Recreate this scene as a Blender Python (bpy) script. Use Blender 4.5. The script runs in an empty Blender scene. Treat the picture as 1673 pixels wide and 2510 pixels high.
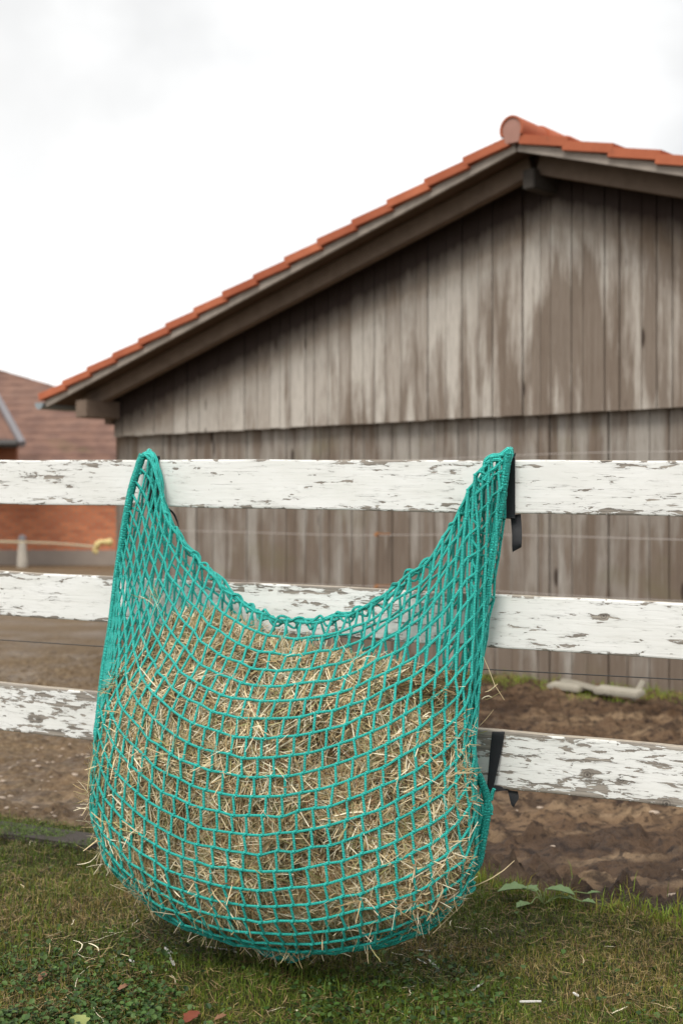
import bpy, math, random
import numpy as np
from mathutils import Vector, Matrix
random.seed(7); rng=np.random.RandomState(11)
C=bpy.context.scene.collection; S=bpy.context.scene
# ---------------------------------------------------------------- camera
H=1.15
cam=bpy.data.cameras.new('camera'); camo=bpy.data.objects.new('camera',cam); C.objects.link(camo); S.camera=camo
camo.location=(0,0,H); camo.rotation_euler=(math.pi/2,0,0)
cam.sensor_fit='VERTICAL'; cam.sensor_height=36; cam.lens=50
cam.clip_start=.05; cam.clip_end=2000
cam.dof.use_dof=True; cam.dof.focus_distance=3.38; cam.dof.aperture_fstop=4.0
# ---------------------------------------------------------------- sky and sun (overcast)
SUN_EL,SUN_AZ=math.radians(52),math.radians(205)     # behind and left of the camera
w=bpy.data.worlds.new("World"); S.world=w; w.use_nodes=True
nt=w.node_tree; nt.nodes.clear()
out=nt.nodes.new('ShaderNodeOutputWorld'); bg=nt.nodes.new('ShaderNodeBackground')
sky=nt.nodes.new('ShaderNodeTexSky'); sky.sky_type='NISHITA'; sky.sun_disc=False
sky.sun_elevation=SUN_EL; sky.sun_rotation=SUN_AZ
tc=nt.nodes.new('ShaderNodeTexCoord'); mp=nt.nodes.new('ShaderNodeMapping'); mp.inputs['Scale'].default_value=(1.3,1.3,3.2)
mp.inputs['Location'].default_value=(.35,.1,.55)
no=nt.nodes.new('ShaderNodeTexNoise'); no.inputs['Scale'].default_value=1.25; no.inputs['Detail'].default_value=5; no.inputs['Roughness'].default_value=.45
cr=nt.nodes.new('ShaderNodeValToRGB'); cr.color_ramp.interpolation='EASE'
cr.color_ramp.elements[0].position=.36; cr.color_ramp.elements[0].color=(8.2,8.3,8.4,1)
cr.color_ramp.elements[1].position=.56; cr.color_ramp.elements[1].color=(12.6,12.6,12.5,1)
mx=nt.nodes.new('ShaderNodeMix'); mx.data_type='RGBA'; mx.inputs['Factor'].default_value=.97
bg.inputs['Strength'].default_value=.092
l=nt.links.new
l(tc.outputs['Generated'],mp.inputs['Vector']); l(mp.outputs[0],no.inputs['Vector']); l(no.outputs['Fac'],cr.inputs[0])
l(sky.outputs[0],mx.inputs['A']); 
def patch(d,rad,depth,prev):
    vm=nt.nodes.new('ShaderNodeVectorMath'); vm.operation='DISTANCE'; vm.inputs[1].default_value=Vector(d).normalized(); l(tc.outputs['Generated'],vm.inputs[0])
    n2=nt.nodes.new('ShaderNodeTexNoise'); n2.inputs['Scale'].default_value=7; n2.inputs['Detail'].default_value=4; l(tc.outputs['Generated'],n2.inputs['Vector'])
    ma=nt.nodes.new('ShaderNodeMath'); ma.operation='MULTIPLY_ADD'; l(n2.outputs['Fac'],ma.inputs[0]); ma.inputs[1].default_value=.30; l(vm.outputs['Value'],ma.inputs[2])
    r2=nt.nodes.new('ShaderNodeValToRGB'); r2.color_ramp.interpolation='EASE'; r2.color_ramp.elements[0].position=.12; r2.color_ramp.elements[0].color=(depth,)*3+(1,); r2.color_ramp.elements[1].position=.12+rad; r2.color_ramp.elements[1].color=(0,0,0,1); l(ma.outputs[0],r2.inputs[0])
    m2=nt.nodes.new('ShaderNodeMix'); m2.data_type='RGBA'; l(r2.outputs[0],m2.inputs['Factor']); l(prev,m2.inputs['A']); m2.inputs['B'].default_value=(3.3,3.35,3.4,1); return m2.outputs['Result']
cl=patch((-.22,1,.28),.26,.40,cr.outputs[0]); cl=patch((.30,1,.33),.24,.46,cl); cl=patch((-.12,1,.42),.20,.20,cl)
l(cl,mx.inputs['B']); l(mx.outputs['Result'],bg.inputs['Color']); l(bg.outputs[0],out.inputs[0])
sun=bpy.data.lights.new('sun','SUN'); sun.energy=2.1; sun.angle=math.radians(22); sun.color=(1,.955,.88)
suno=bpy.data.objects.new('sun',sun); C.objects.link(suno)
sd=Vector((math.sin(SUN_AZ)*math.cos(SUN_EL),math.cos(SUN_AZ)*math.cos(SUN_EL),math.sin(SUN_EL)))
suno.rotation_euler=sd.to_track_quat('Z','Y').to_euler(); suno.location=sd*30
S.view_settings.view_transform='Standard'; S.view_settings.look='None'; S.view_settings.gamma=1; S.view_settings.exposure=.25
S.cycles.max_bounces=6
# ---------------------------------------------------------------- helpers
def tagit(o,label=None,cat=None,group=None,kind=None):
    if label:o['label']=label
    if cat:o['category']=cat
    if group:o['group']=group
    if kind:o['kind']=kind
    return o
def root(name,loc,label,cat,group=None):
    o=bpy.data.objects.new(name,None); o.location=loc; o.empty_display_size=.2; C.objects.link(o)
    return tagit(o,label,cat,group)
def mesh(name,V,faces,mat,parent=None,uv=None,col=None,attrs=None,smooth=False,mats=None,midx=None):
    """faces: one (n,k) array or a list of such arrays; V in world coordinates; uv and col per vertex"""
    V=np.asarray(V,np.float32); 
    if not isinstance(faces,list): faces=[faces]
    faces=[np.asarray(f,np.int32) for f in faces if len(f)]
    me=bpy.data.meshes.new(name); me.vertices.add(len(V)); me.vertices.foreach_set('co',V.ravel())
    tot=np.concatenate([np.full(len(f),f.shape[1],np.int32) for f in faces]); li=np.concatenate([f.ravel() for f in faces])
    me.loops.add(len(li)); me.loops.foreach_set('vertex_index',li)
    me.polygons.add(len(tot)); st=np.r_[0,np.cumsum(tot)[:-1]].astype(np.int32)
    me.polygons.foreach_set('loop_start',st)
    me.update(calc_edges=True)
    me.polygons.foreach_set('use_smooth',np.full(len(tot),bool(smooth)))
    if midx is not None: me.polygons.foreach_set('material_index',np.asarray(midx,np.int32))
    if uv is not None:
        u=me.uv_layers.new(name='UVMap'); u.data.foreach_set('uv',np.asarray(uv,np.float32)[li].ravel())
    if col is not None:
        c=me.color_attributes.new(name='col',type='FLOAT_COLOR',domain='POINT')
        cc=np.ones((len(V),4),np.float32); cc[:,:3]=col; c.data.foreach_set('color',cc.ravel())
    for k,v in (attrs or {}).items():
        a=me.attributes.new(k,'FLOAT','POINT'); a.data.foreach_set('value',np.asarray(v,np.float32))
    me.validate()
    o=bpy.data.objects.new(name,me); C.objects.link(o)
    for m in (mats or [mat]): me.materials.append(m)
    if parent is not None:
        o.parent=parent; o.location=-parent.location
        if parent.parent is not None: o.location=-(parent.location+parent.parent.location)
        if parent.type=='MESH': o.location=(0,0,0)
    return o
class MB:
    """collects geometry for one mesh"""
    def __init__(s): s.V=[];s.F={};s.n=0;s.U=[];s.A=[];s.Co=[]
    def add(s,V,F,uv=None,a=0.0,col=(1,1,1)):
        V=np.asarray(V,float); F=np.asarray(F,int)
        s.V.append(V); s.F.setdefault(F.shape[1],[]).append(F+s.n); s.n+=len(V)
        s.U.append(np.zeros((len(V),2)) if uv is None else np.asarray(uv,float))
        s.A.append(np.broadcast_to(np.asarray(a,float),(len(V),)))
        s.Co.append(np.broadcast_to(np.asarray(col,float),(len(V),3)))
    def box(s,c,ax,h,a=0.0,uvf=None,bev=0.0,col=(1,1,1)):
        """centre, three unit axes (rows), three half sizes; bev: chamfer"""
        c=np.asarray(c,float);ax=np.asarray(ax,float)
        if bev<=0:
            sg=np.array([(x,y,z) for x in(-1,1) for y in(-1,1) for z in(-1,1)],float)
            V=c+(sg*np.asarray(h))@ax
            F=[(0,1,3,2),(4,6,7,5),(0,4,5,1),(2,3,7,6),(0,2,6,4),(1,5,7,3)]
            s.add(V,F,None if uvf is None else uvf(V),a,col); return
        bm=__import__('bmesh').new(); 
        import bmesh
        bmesh.ops.create_cube(bm,size=2)
        for v in bm.verts: v.co=Vector(np.array(v.co)*np.asarray(h))
        bmesh.ops.bevel(bm,geom=bm.edges[:],offset=bev,segments=2,affect='EDGES')
        bm.verts.index_update(); V=np.array([v.co[:] for v in bm.verts])@ax+c
        uv=None if uvf is None else uvf(V)
        base=s.n; s.add(V,np.zeros((0,4),int),uv,a,col)
        for f in bm.faces: s.F.setdefault(len(f.verts),[]).append(np.array([[v.index+base for v in f.verts]]))
        bm.free()
    def tube(s,P,r,sides=8,a=0.0,closed=False,flat=1.0,up=None,caps=True,col=(1,1,1)):
        P=np.asarray(P,float); n=len(P); r=np.broadcast_to(np.asarray(r,float),(n,))
        T=np.gradient(P,axis=0); T/=np.linalg.norm(T,axis=1)[:,None]+1e-12
        u0=np.array([0,0,1.]) if up is None else np.asarray(up,float)
        if up is None and abs(T[0,2])>.8: u0=np.array([1.,0,0])
        N=np.zeros_like(P); v=u0-T[0]*np.dot(u0,T[0]); N[0]=v/np.linalg.norm(v)
        for i in range(1,n):
            v=N[i-1]-T[i]*np.dot(N[i-1],T[i]); N[i]=v/(np.linalg.norm(v)+1e-12)
        B=np.cross(T,N); th=np.linspace(0,2*math.pi,sides+1)
        d=np.r_[0,np.cumsum(np.linalg.norm(np.diff(P,axis=0),axis=1))]
        V=P[:,None]+r[:,None,None]*(np.cos(th)[None,:,None]*N[:,None]+flat*np.sin(th)[None,:,None]*B[:,None])
        uv=np.stack([np.repeat(d[:,None],sides+1,1),np.repeat((th/(2*math.pi))[None],n,0)],-1)
        m=sides+1; i,j=np.meshgrid(np.arange(n-1),np.arange(sides),indexing='ij'); b=i*m+j
        F=np.stack([b,b+1,b+m+1,b+m],-1).reshape(-1,4)
        s.add(V.reshape(-1,3),F,uv.reshape(-1,2),a,col)
        if caps:
            for e,q in((0,P[0]),(n-1,P[-1])):
                ring=V[e,:-1]; c=len(ring)
                s.add(np.vstack([ring,q[None]]),[(k,(k+1)%c,c) for k in range(c)],np.zeros((c+1,2)),a,col)
    def build(s,name,mat,parent=None,smooth=False,col=False,**k):
        F=[np.concatenate(v) for v in s.F.values()]; F=[f for f in F if len(f)]
        return mesh(name,np.concatenate(s.V),F,mat,parent,uv=np.concatenate(s.U),col=np.concatenate(s.Co) if col else None,attrs={'tone':np.concatenate(s.A)},smooth=smooth,**k)
# value noise -----------------------------------------------------------
_g=np.random.RandomState(5).rand(512,512)
def vn(x,y):
    x=np.asarray(x,float);y=np.asarray(y,float)
    xi=np.floor(x).astype(int); yi=np.floor(y).astype(int); fx=x-xi; fy=y-yi
    fx=fx*fx*(3-2*fx); fy=fy*fy*(3-2*fy)
    g=lambda a,b:_g[a%512,b%512]
    return (g(xi,yi)*(1-fx)+g(xi+1,yi)*fx)*(1-fy)+(g(xi,yi+1)*(1-fx)+g(xi+1,yi+1)*fx)*fy
def fbm(x,y,s,o=4,g=.5):
    t=0;a=1;n=0
    for k in range(o): t=t+a*vn(x*s*2**k+17.3*k,y*s*2**k-9.1*k); n+=a; a*=g
    return t/n
def spline(P,sub):
    P=np.asarray(P,float); Q=np.vstack([2*P[0]-P[1],P,2*P[-1]-P[-2]]); o=[]
    t=np.linspace(0,1,sub,endpoint=False)[:,None]
    for i in range(len(P)-1):
        p0,p1,p2,p3=Q[i:i+4]
        o.append(.5*((2*p1)+(p2-p0)*t+(2*p0-5*p1+4*p2-p3)*t*t+(3*p1-p0-3*p2+p3)*t**3))
    o.append(P[-1:]); return np.vstack(o)
# ---------------------------------------------------------------- materials
class NT:
    def __init__(s,name):
        s.m=bpy.data.materials.new(name); s.m.use_nodes=True; s.t=s.m.node_tree; s.b=s.t.nodes['Principled BSDF']
    def n(s,t,**k):
        x=s.t.nodes.new('ShaderNode'+t)
        for a,b in k.items(): setattr(x,a,b)
        return x
    def l(s,a,b): s.t.links.new(a,b)
    def sock(s,i,v):
        if hasattr(v,'is_linked'): s.l(v,i)
        elif isinstance(v,(tuple,list)) and len(v)==3 and i.type=='RGBA': i.default_value=(*v,1)
        else: i.default_value=v
    def coord(s,kind='Object',scale=(1,1,1),loc=(0,0,0),src=None):
        if src is None:
            c=s.n('TexCoord'); src=c.outputs[kind]
        m=s.n('Mapping'); m.inputs['Scale'].default_value=scale; m.inputs['Location'].default_value=loc; s.l(src,m.inputs[0]); return m.outputs[0]
    def noise(s,vec,scale,detail=4,rough=.5,dist=0):
        x=s.n('TexNoise'); s.l(vec,x.inputs['Vector']); x.inputs['Scale'].default_value=scale; x.inputs['Detail'].default_value=detail
        x.inputs['Roughness'].default_value=rough; x.inputs['Distortion'].default_value=dist; return x.outputs['Fac']
    def ramp(s,f,stops,interp='LINEAR'):
        x=s.n('ValToRGB'); r=x.color_ramp; r.interpolation=interp
        while len(r.elements)<len(stops): r.elements.new(.5)
        for e,(p,c) in zip(r.elements,stops):
            e.position=p; e.color=(*c,1) if isinstance(c,tuple) else (c,c,c,1)
        s.sock(x.inputs[0],f); return x.outputs[0]
    def mix(s,f,a,b,mode='MIX'):
        x=s.n('Mix'); x.data_type='RGBA'; x.blend_type=mode; s.sock(x.inputs[0],f); s.sock(x.inputs[6],a); s.sock(x.inputs[7],b); return x.outputs[2]
    def math(s,op,a,b=0.0,c=0.0,clamp=False):
        x=s.n('Math',operation=op); x.use_clamp=clamp; s.sock(x.inputs[0],a); s.sock(x.inputs[1],b); s.sock(x.inputs[2],c); return x.outputs[0]
    def attr(s,name,o='Fac'):
        x=s.n('Attribute'); x.attribute_name=name; return x.outputs[o]
    def bump(s,h,strength=.5,dist=.01,nrm=None):
        x=s.n('Bump'); x.inputs['Strength'].default_value=strength; x.inputs['Distance'].default_value=dist; s.sock(x.inputs['Height'],h)
        if nrm is not None: s.l(nrm,x.inputs['Normal'])
        return x.outputs[0]
    def out(s,col,rough=.8,nrm=None,spec=.3,**k):
        s.sock(s.b.inputs['Base Color'],col); s.sock(s.b.inputs['Roughness'],rough); s.sock(s.b.inputs['Specular IOR Level'],spec)
        if nrm is not None: s.l(nrm,s.b.inputs['Normal'])
        for a,b in k.items(): s.sock(s.b.inputs[a],b)
        return s.m
def plain(name,col,rough=.7,var=.25,scale=12,spec=.3,bump=.2,bd=.003):
    t=NT(name); v=t.coord(); n=t.noise(v,scale,5,.6)
    c=t.mix(n,tuple(x*(1-var) for x in col),tuple(min(1,x*(1+var)) for x in col))
    return t.out(c,rough,t.bump(t.noise(v,scale*6,4,.6),bump,bd),spec)

FO=3486.0; CX,CY=836.5,1255.0; H=1.15; Y0=3.7
DA=np.array([.885,-.466,0]); DA/=np.linalg.norm(DA)      # along fence, to the right and nearer
DN=np.array([DA[1],-DA[0],0])                              # out of the fence, toward the camera
def L2W(a,b,z):
    a,b,z=np.broadcast_arrays(np.asarray(a,float),b,z)
    return np.stack([a*DA[0]+b*DN[0],Y0+a*DA[1]+b*DN[1],z],-1)
def on_fence(x,y,b=0.0):
    u=(x-CX)/FO; 
    a=(u*(Y0+b*DN[1])-b*DN[0])/(DA[0]-u*DA[1]); Y=Y0+a*DA[1]+b*DN[1]
    return a,b,H-(y-CY)/FO*Y
def proj(P):
    return CX+FO*P[...,0]/P[...,1], CY-FO*(P[...,2]-H)/P[...,1]
# ================================================================ GROUND
def yb(x): return 4.60-.56*x-.14*np.clip((x-.2)/.5,0,1)+.22*(fbm(x,0*x+3.1,1.6,3)-.5)+.10*(fbm(x,0*x+8.1,7,3)-.5)    # where the turf ends and the mud begins
def ax(lo,hi,st,far,g=1.22):
    a=list(np.arange(lo,hi+1e-6,st)); s=st
    while a[-1]<far: s*=g; a.append(a[-1]+s)
    s=st
    while a[0]>-far: s*=g; a.insert(0,a[0]-s)
    return np.array(a)
gx=ax(-2.5,2.4,.0135,600); gy=np.r_[np.arange(2.4,7.6,.0135),ax(7.6,11.2,.03,900)[ax(7.6,11.2,.03,900)>=7.6]]; gy=np.r_[np.array([-900,-300,-100,-30,-8,-1.]),gy]
X,Y=np.meshgrid(gx,gy,indexing='ij')
def ground_z(X,Y):
    b=yb(X); mud=np.clip((Y-b)/.12,0,1)
    clod=np.maximum(fbm(X,Y,17,4,.6)-.50,0)*.16+np.maximum(fbm(X+5,Y*1.3,7,4,.55)-.5,0)*.13-np.maximum(fbm(X+1,Y,9,3)-.58,0)*.13
    near=np.exp(-((Y-b-.18)/.17)**2)*(.4*fbm(X,Y,6,4,.6)+1.6*np.maximum(fbm(X,Y,17,4,.6)-.45,0))*.09*np.clip((X+.2)/.6,.3,1)
    fade=np.clip((600-np.hypot(X,Y))/595,0,1)
    roll=(fbm(X,Y,.9,2)-.5)*.05
    turf=(fbm(X,Y,5,3)-.5)*.03
    left=np.clip((-X-.3)/1.0,0,1)
    z=roll*.5+mud*(clod*.68*(1-.45*left)+near-.02)+(1-mud)*(turf+.012)
    return z*np.clip((14-Y)/3,0,1)*np.clip((6-np.abs(X))/2,0,1),mud
Z,MUD=ground_z(X,Y); WET=np.clip(np.exp(-((Y-yb(X)-.20)/.20)**2)*1.1*np.clip((X+.1)/.5,.25,1)+np.maximum(fbm(X+2,Y,3,4)-.55,0)*4*MUD,0,1)*MUD
nx,ny=X.shape; idx=np.arange(nx*ny).reshape(nx,ny)
Fq=np.stack([idx[:-1,:-1],idx[1:,:-1],idx[1:,1:],idx[:-1,1:]],-1).reshape(-1,4)
t=NT('ground_mat'); v=t.coord(); mud=t.attr('mud')
n1=t.noise(v,1.6,6,.6); n2=t.noise(v,14,6,.65); n3=t.noise(v,70,4,.6); n4=t.noise(t.coord(scale=(.5,1.6,1)),2.2,4,.55)
mc=t.ramp(n1,[(.30,(.052,.030,.017)),(.48,(.112,.067,.038)),(.66,(.22,.145,.086))])
mc=t.mix(t.ramp(n4,[(.52,0.0),(.62,.75)]),mc,(.29,.20,.12))
mc=t.mix(t.ramp(n2,[(.36,.85),(.52,0.0)]),mc,(.024,.015,.011))  # hollows between clods darkened: their shade is put into the mud colour
mc=t.mix(t.ramp(n3,[(.68,0.0),(.74,.5)]),mc,(.30,.23,.17))
mc=t.mix(t.math('MULTIPLY',t.attr('wet'),.75),mc,(.040,.024,.016)); mc=t.mix(t.ramp(t.noise(v,24,4,.6),[(.34,.85),(.44,0.0)]),mc,(.022,.013,.009))
px=t.n('SeparateXYZ'); t.l(v,px.inputs[0])
lft=t.math('MULTIPLY_ADD',px.outputs[0],-.6,-.2,clamp=True)      # gravelly yellower soil on the left
gr=t.ramp(t.noise(v,38,5,.7),[(.38,(.065,.042,.024)),(.55,(.19,.132,.072)),(.70,(.36,.29,.20))])
mc=t.mix(t.math('MULTIPLY',lft,.8),mc,gr)
tc_=t.ramp(n2,[(.3,(.014,.011,.006)),(.5,(.028,.028,.009)),(.7,(.055,.042,.018))])
tc_=t.mix(t.ramp(n3,[(.45,0.0),(.6,.5)]),tc_,(.035,.045,.010))
cc=t.mix(mud,tc_,mc)
rg=t.ramp(n1,[(.38,.38),(.58,.85)])
rg=t.mix(mud,(.9,.9,.9),rg)
t.out(cc,rg,t.bump(n3,.7,.008,t.bump(n2,.9,.03)),.22); M_ground=t.m
g=mesh('ground',np.stack([X,Y,Z],-1).reshape(-1,3),Fq,M_ground,attrs={'mud':MUD.ravel(),'wet':WET.ravel()},smooth=True); g['kind']='structure'
# ================================================================ FENCE GEOMETRY AND NET SIMULATION
# hay body profile: z, a_left, a_right, front thickness
HZ=np.array([0.085,0.105,0.14,0.195,0.265,0.35,0.45,0.55,0.65,0.72,0.77,0.82,0.865])
AL=np.array([-.18,-.29,-.39,-.48,-.555,-.59,-.60,-.597,-.59,-.575,-.54,-.49,-.44])
AR=np.array([ .06, .15, .26, .37, .44, .465,.462,.447,.435,.43,.39,-.08,-.29])
TT=np.array([.26,.33,.38,.42,.44,.44,.43,.41,.38,.33,.27,.22,.16])
ZLO,ZHI=HZ[0],HZ[-1]
def hay_g(a,b,z):
    """>1 outside, <1 inside"""
    zz=np.clip(z,ZLO,ZHI)
    al=np.interp(zz,HZ,AL); ar=np.interp(zz,HZ,AR); t=np.interp(zz,HZ,TT)
    ac=(al+ar)/2; w=(ar-al)/2; 
    b0=np.interp(zz,[ZLO,.15,.4,.9],[.12,.05,.02,.03]); bc=(b0+t)/2; h=np.maximum((t-b0)/2,.02)
    p=2.25
    g=(np.abs((a-ac)/w)**p+np.abs((b-bc)/h)**p)**(1/p)
    ex=np.where(z<ZLO,(ZLO-z)/.06,np.where(z>ZHI,(z-ZHI)/.06,0))
    return g+ex*1.0
D2S=1.067
SL=[(330,1045,.035),(305,1120,.04),(290,1200,.05),(272,1320,.06),(258,1440,.08),(243,1530,.10),(235,1600,.12),(226,1690,.15)]
SR=[(1168,1040,.035),(1156,1130,.04),(1138,1240,.05),(1120,1340,.06),(1107,1460,.07),(1097,1560,.08),(1090,1660,.085),(1083,1730,.08),(1098,1780,.07),(1117,1815,.055),(1122,1850,.055),(1112,1920,.07),(1100,1980,.09)]
SM=[(330,1045,.035),(352,1062,.045),(366,1110,.055),(376,1160,.07),(400,1218,.09),(440,1272,.11),(480,1314,.13),(530,1362,.16),(580,1400,.18),(630,1422,.19),(700,1428,.19),(770,1418,.18),(830,1402,.17),(880,1372,.155),(930,1332,.14),(980,1288,.12),(1020,1240,.10),(1050,1190,.08),(1078,1130,.06),(1104,1080,.05),(1130,1052,.045),(1168,1040,.035)]
NBL,NBR,MWL,MWR=2,8,.8,.5
def mouth(S,N,off=(0,0,0)):
    p=np.array([on_fence((x+off[0])*D2S,(y+off[1])*D2S,max(.02,b*(1-off[2]))) for x,y,b in S])
    d=np.r_[0,np.cumsum(np.linalg.norm(np.diff(p,axis=0),axis=1))]
    w=np.ones(N); w[:NBL]=MWL; w[-NBR:]=MWR
    t=np.r_[0,np.cumsum(w)]; t*=d[-1]/t[-1]
    return np.stack([np.interp(t,d,p[:,j]) for j in range(3)],-1),d[-1]
def seam(S,L):
    p=np.array([on_fence(x*D2S,y*D2S,b) for x,y,b in S])
    d=np.r_[0,np.cumsum(np.linalg.norm(np.diff(p,axis=0),axis=1))]
    n=int(round(d[-1]/L)); t=np.linspace(0,d[-1],n+1)
    return np.stack([np.interp(t,d,p[:,j]) for j in range(3)],-1)
def simulate(N=31,K=27,KB=23,tuck=.006,fric=.3,fr0=.15,grav=.00035,L=.0445,iters=1400,verbose=False):
    # front (K+1)x(N+1), back (KB+1)x(N+1); sides joined proportionally, bottom row shared
    lh=np.array(on_fence(358,1122,.035)); rh=np.array(on_fence(1240,1112,.035))
    nf=(K+1)*(N+1); idxF=np.arange(nf).reshape(K+1,N+1)
    idxB=np.zeros((KB+1,N+1),int); cnt=nf
    for k in range(KB+1):
        for i in range(N+1):
            if k==KB: idxB[k,i]=idxF[K,i]
            elif i in(0,N): idxB[k,i]=idxF[int(round(k*K/KB)),i]
            else: idxB[k,i]=cnt; cnt+=1
    P=np.zeros((cnt,3))
    u=np.linspace(0,1,N+1)
    top=lh[None]*(1-u[:,None])+rh[None]*u[:,None]
    sag=4*u*(1-u)
    for k in range(K+1):
        v=k/K
        P[idxF[k]]=top+np.stack([0*u,.05+.42*np.sin(min(v*1.2,1)*math.pi*.5)*np.sin(math.pi*u)**.5*(1-.75*max(0,v-.8)/.2),-.40*sag-v*1.0*(1-.25*sag)],-1)
    for k in range(KB):
        v=k/KB
        for i in range(1,N):
            P[idxB[k,i]]=top[i]+np.array([0,.012,-.36*sag[i]-v*1.0*(1-.2*sag[i])])
    E=[];R=[]
    def add(i,j,r): E.append((i,j));R.append(r)
    for k in range(K+1):
        for i in range(N): add(idxF[k,i],idxF[k,i+1],L)
    for k in range(K):
        for i in range(N+1): add(idxF[k,i],idxF[k+1,i],L)
    for k in range(KB):
        for i in range(N): add(idxB[k,i],idxB[k,i+1],L)
    for k in range(KB):
        for i in range(1,N): add(idxB[k,i],idxB[k+1,i],L)
    E=np.array(E);R=np.array(R)
    # bending: second neighbours stay at least r apart
    B=[]
    for idx,kk in((idxF,K),(idxB,KB)):
        for k in range(kk+1):
            for i in range(N-1): B.append((idx[k,i],idx[k,i+2]))
        for k in range(kk-1):
            for i in range(N+1): B.append((idx[k,i],idx[k+2,i]))
    B=np.array(B)
    # cells must not collapse completely: diagonals at least q
    D=[]
    for idx,kk in((idxF,K),(idxB,KB)):
        for k in range(kk):
            for i in range(N): D.append((idx[k,i],idx[k+1,i+1]));D.append((idx[k+1,i],idx[k,i+1]))
    D=np.array(D)
    isback=np.ones(cnt,bool); isback[idxF.ravel()]=False
    deg=np.zeros(cnt); np.add.at(deg,E[:,0],1);np.add.at(deg,E[:,1],1)
    pins={}
    for k,p in enumerate(seam(SL,L)[:K]): pins[idxF[k,0]]=p
    for k,p in enumerate(seam(SR,L)[:K]): pins[idxF[k,N]]=p
    mf,ml=mouth(SM,N); mb,_=mouth(SM,N,(7,2,.75)); jit=np.random.RandomState(3)
    if verbose: print('mouth edges',ml/L)
    for i in range(1,N):
        e=min(i,N-i)/6; e=min(e,1)
        pins[idxF[0,i]]=mf[i]+jit.normal(0,.0028,3)*e; pins[idxB[0,i]]=mb[i]+jit.normal(0,.004,3)*e
    pk=np.array(list(pins.keys())); pv=np.array(list(pins.values()))
    if verbose: print('seams',len(seam(SL,L)),len(seam(SR,L)))
    # 1 for nodes that wrap the lower part of the bale and hug it
    hug=np.zeros(cnt)
    for k in range(K+1): hug[idxF[k]]=np.clip((k/K-.55)/.3,0,1)
    for k in range(KB+1): hug[idxB[k]]=np.maximum(hug[idxB[k]],np.clip((k/KB-.5)/.3,0,1))
    mn=.8-.65*np.minimum(hug[E[:,0]],hug[E[:,1]]); top_=np.zeros(cnt); top_[idxF[:2]]=1; top_[idxB[:2]]=1; mn=np.where(top_[E[:,0]]*top_[E[:,1]]>0,.25,mn)
    V=np.zeros_like(P); 
    prev=P.copy()
    def push(P):
        a,b,z=P.T
        g=hay_g(a,b,z); m=g<1.0
        if m.any():
            e=1e-3; am,bm,zm=a[m],b[m],z[m]
            ga=(hay_g(am+e,bm,zm)-g[m])/e; gb=(hay_g(am,bm+e,zm)-g[m])/e; gz=(hay_g(am,bm,zm+e)-g[m])/e
            gz=np.clip(gz,-8,8)
            n2=ga**2+gb**2+gz**2+1e-9
            s=np.minimum((1.0-g[m])/n2,.02/np.sqrt(n2))
            P[m]+=np.stack([ga,gb,gz],-1)*s[:,None]
        # back sheet stays behind the hay
    for it in range(iters):
        dt=1.0
        V=(P-prev)*.93; prev=P.copy()
        V*=np.where((hay_g(*P.T)<1.03)&(it>iters*fr0),fric,1.0)[:,None]
        P=P+V+np.array([0,0,-grav])
        a_,b_,z_=P.T; g_=hay_g(a_,b_,z_)
        c_=np.array([-.06,.2,.42]); dd=c_[None]-P; dd/=np.linalg.norm(dd,axis=1)[:,None]
        P+=dd*(hug*tuck*np.clip((g_-1.03)/.3,0,1))[:,None]
        for sub in range(6):
            d=P[E[:,1]]-P[E[:,0]]; l=np.linalg.norm(d,axis=1)+1e-9
            ex=np.where(l>R,(l-R)/l,np.where(l<mn*R,(l-mn*R)/l*.5,0))
            c=d*(ex*.5)[:,None]
            acc=np.zeros_like(P)
            np.add.at(acc,E[:,0],c); np.add.at(acc,E[:,1],-c)
            P+=acc*(1.6/deg[:,None])*1.25
            if sub==2:
                for S,q,st in((B,1.25*L,.10),(D,.16*L,.25)):
                    d=P[S[:,1]]-P[S[:,0]]; l=np.linalg.norm(d,axis=1)+1e-9
                    ex=np.where(l<q,(l-q)/l,0)
                    c=d*(ex*.5*st)[:,None]; acc=np.zeros_like(P)
                    np.add.at(acc,S[:,0],c);np.add.at(acc,S[:,1],-c); P+=acc
            push(P)
            P[:,1]=np.maximum(P[:,1],.012)
            P[:,2]=np.maximum(P[:,2],.035)
            P[pk]=pv
    if verbose:
        d=P[E[:,1]]-P[E[:,0]]; l=np.linalg.norm(d,axis=1); print('stretch',l.max()/L,np.percentile(l/L,[5,50,95]))
    return P[idxF],P[idxB]

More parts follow.
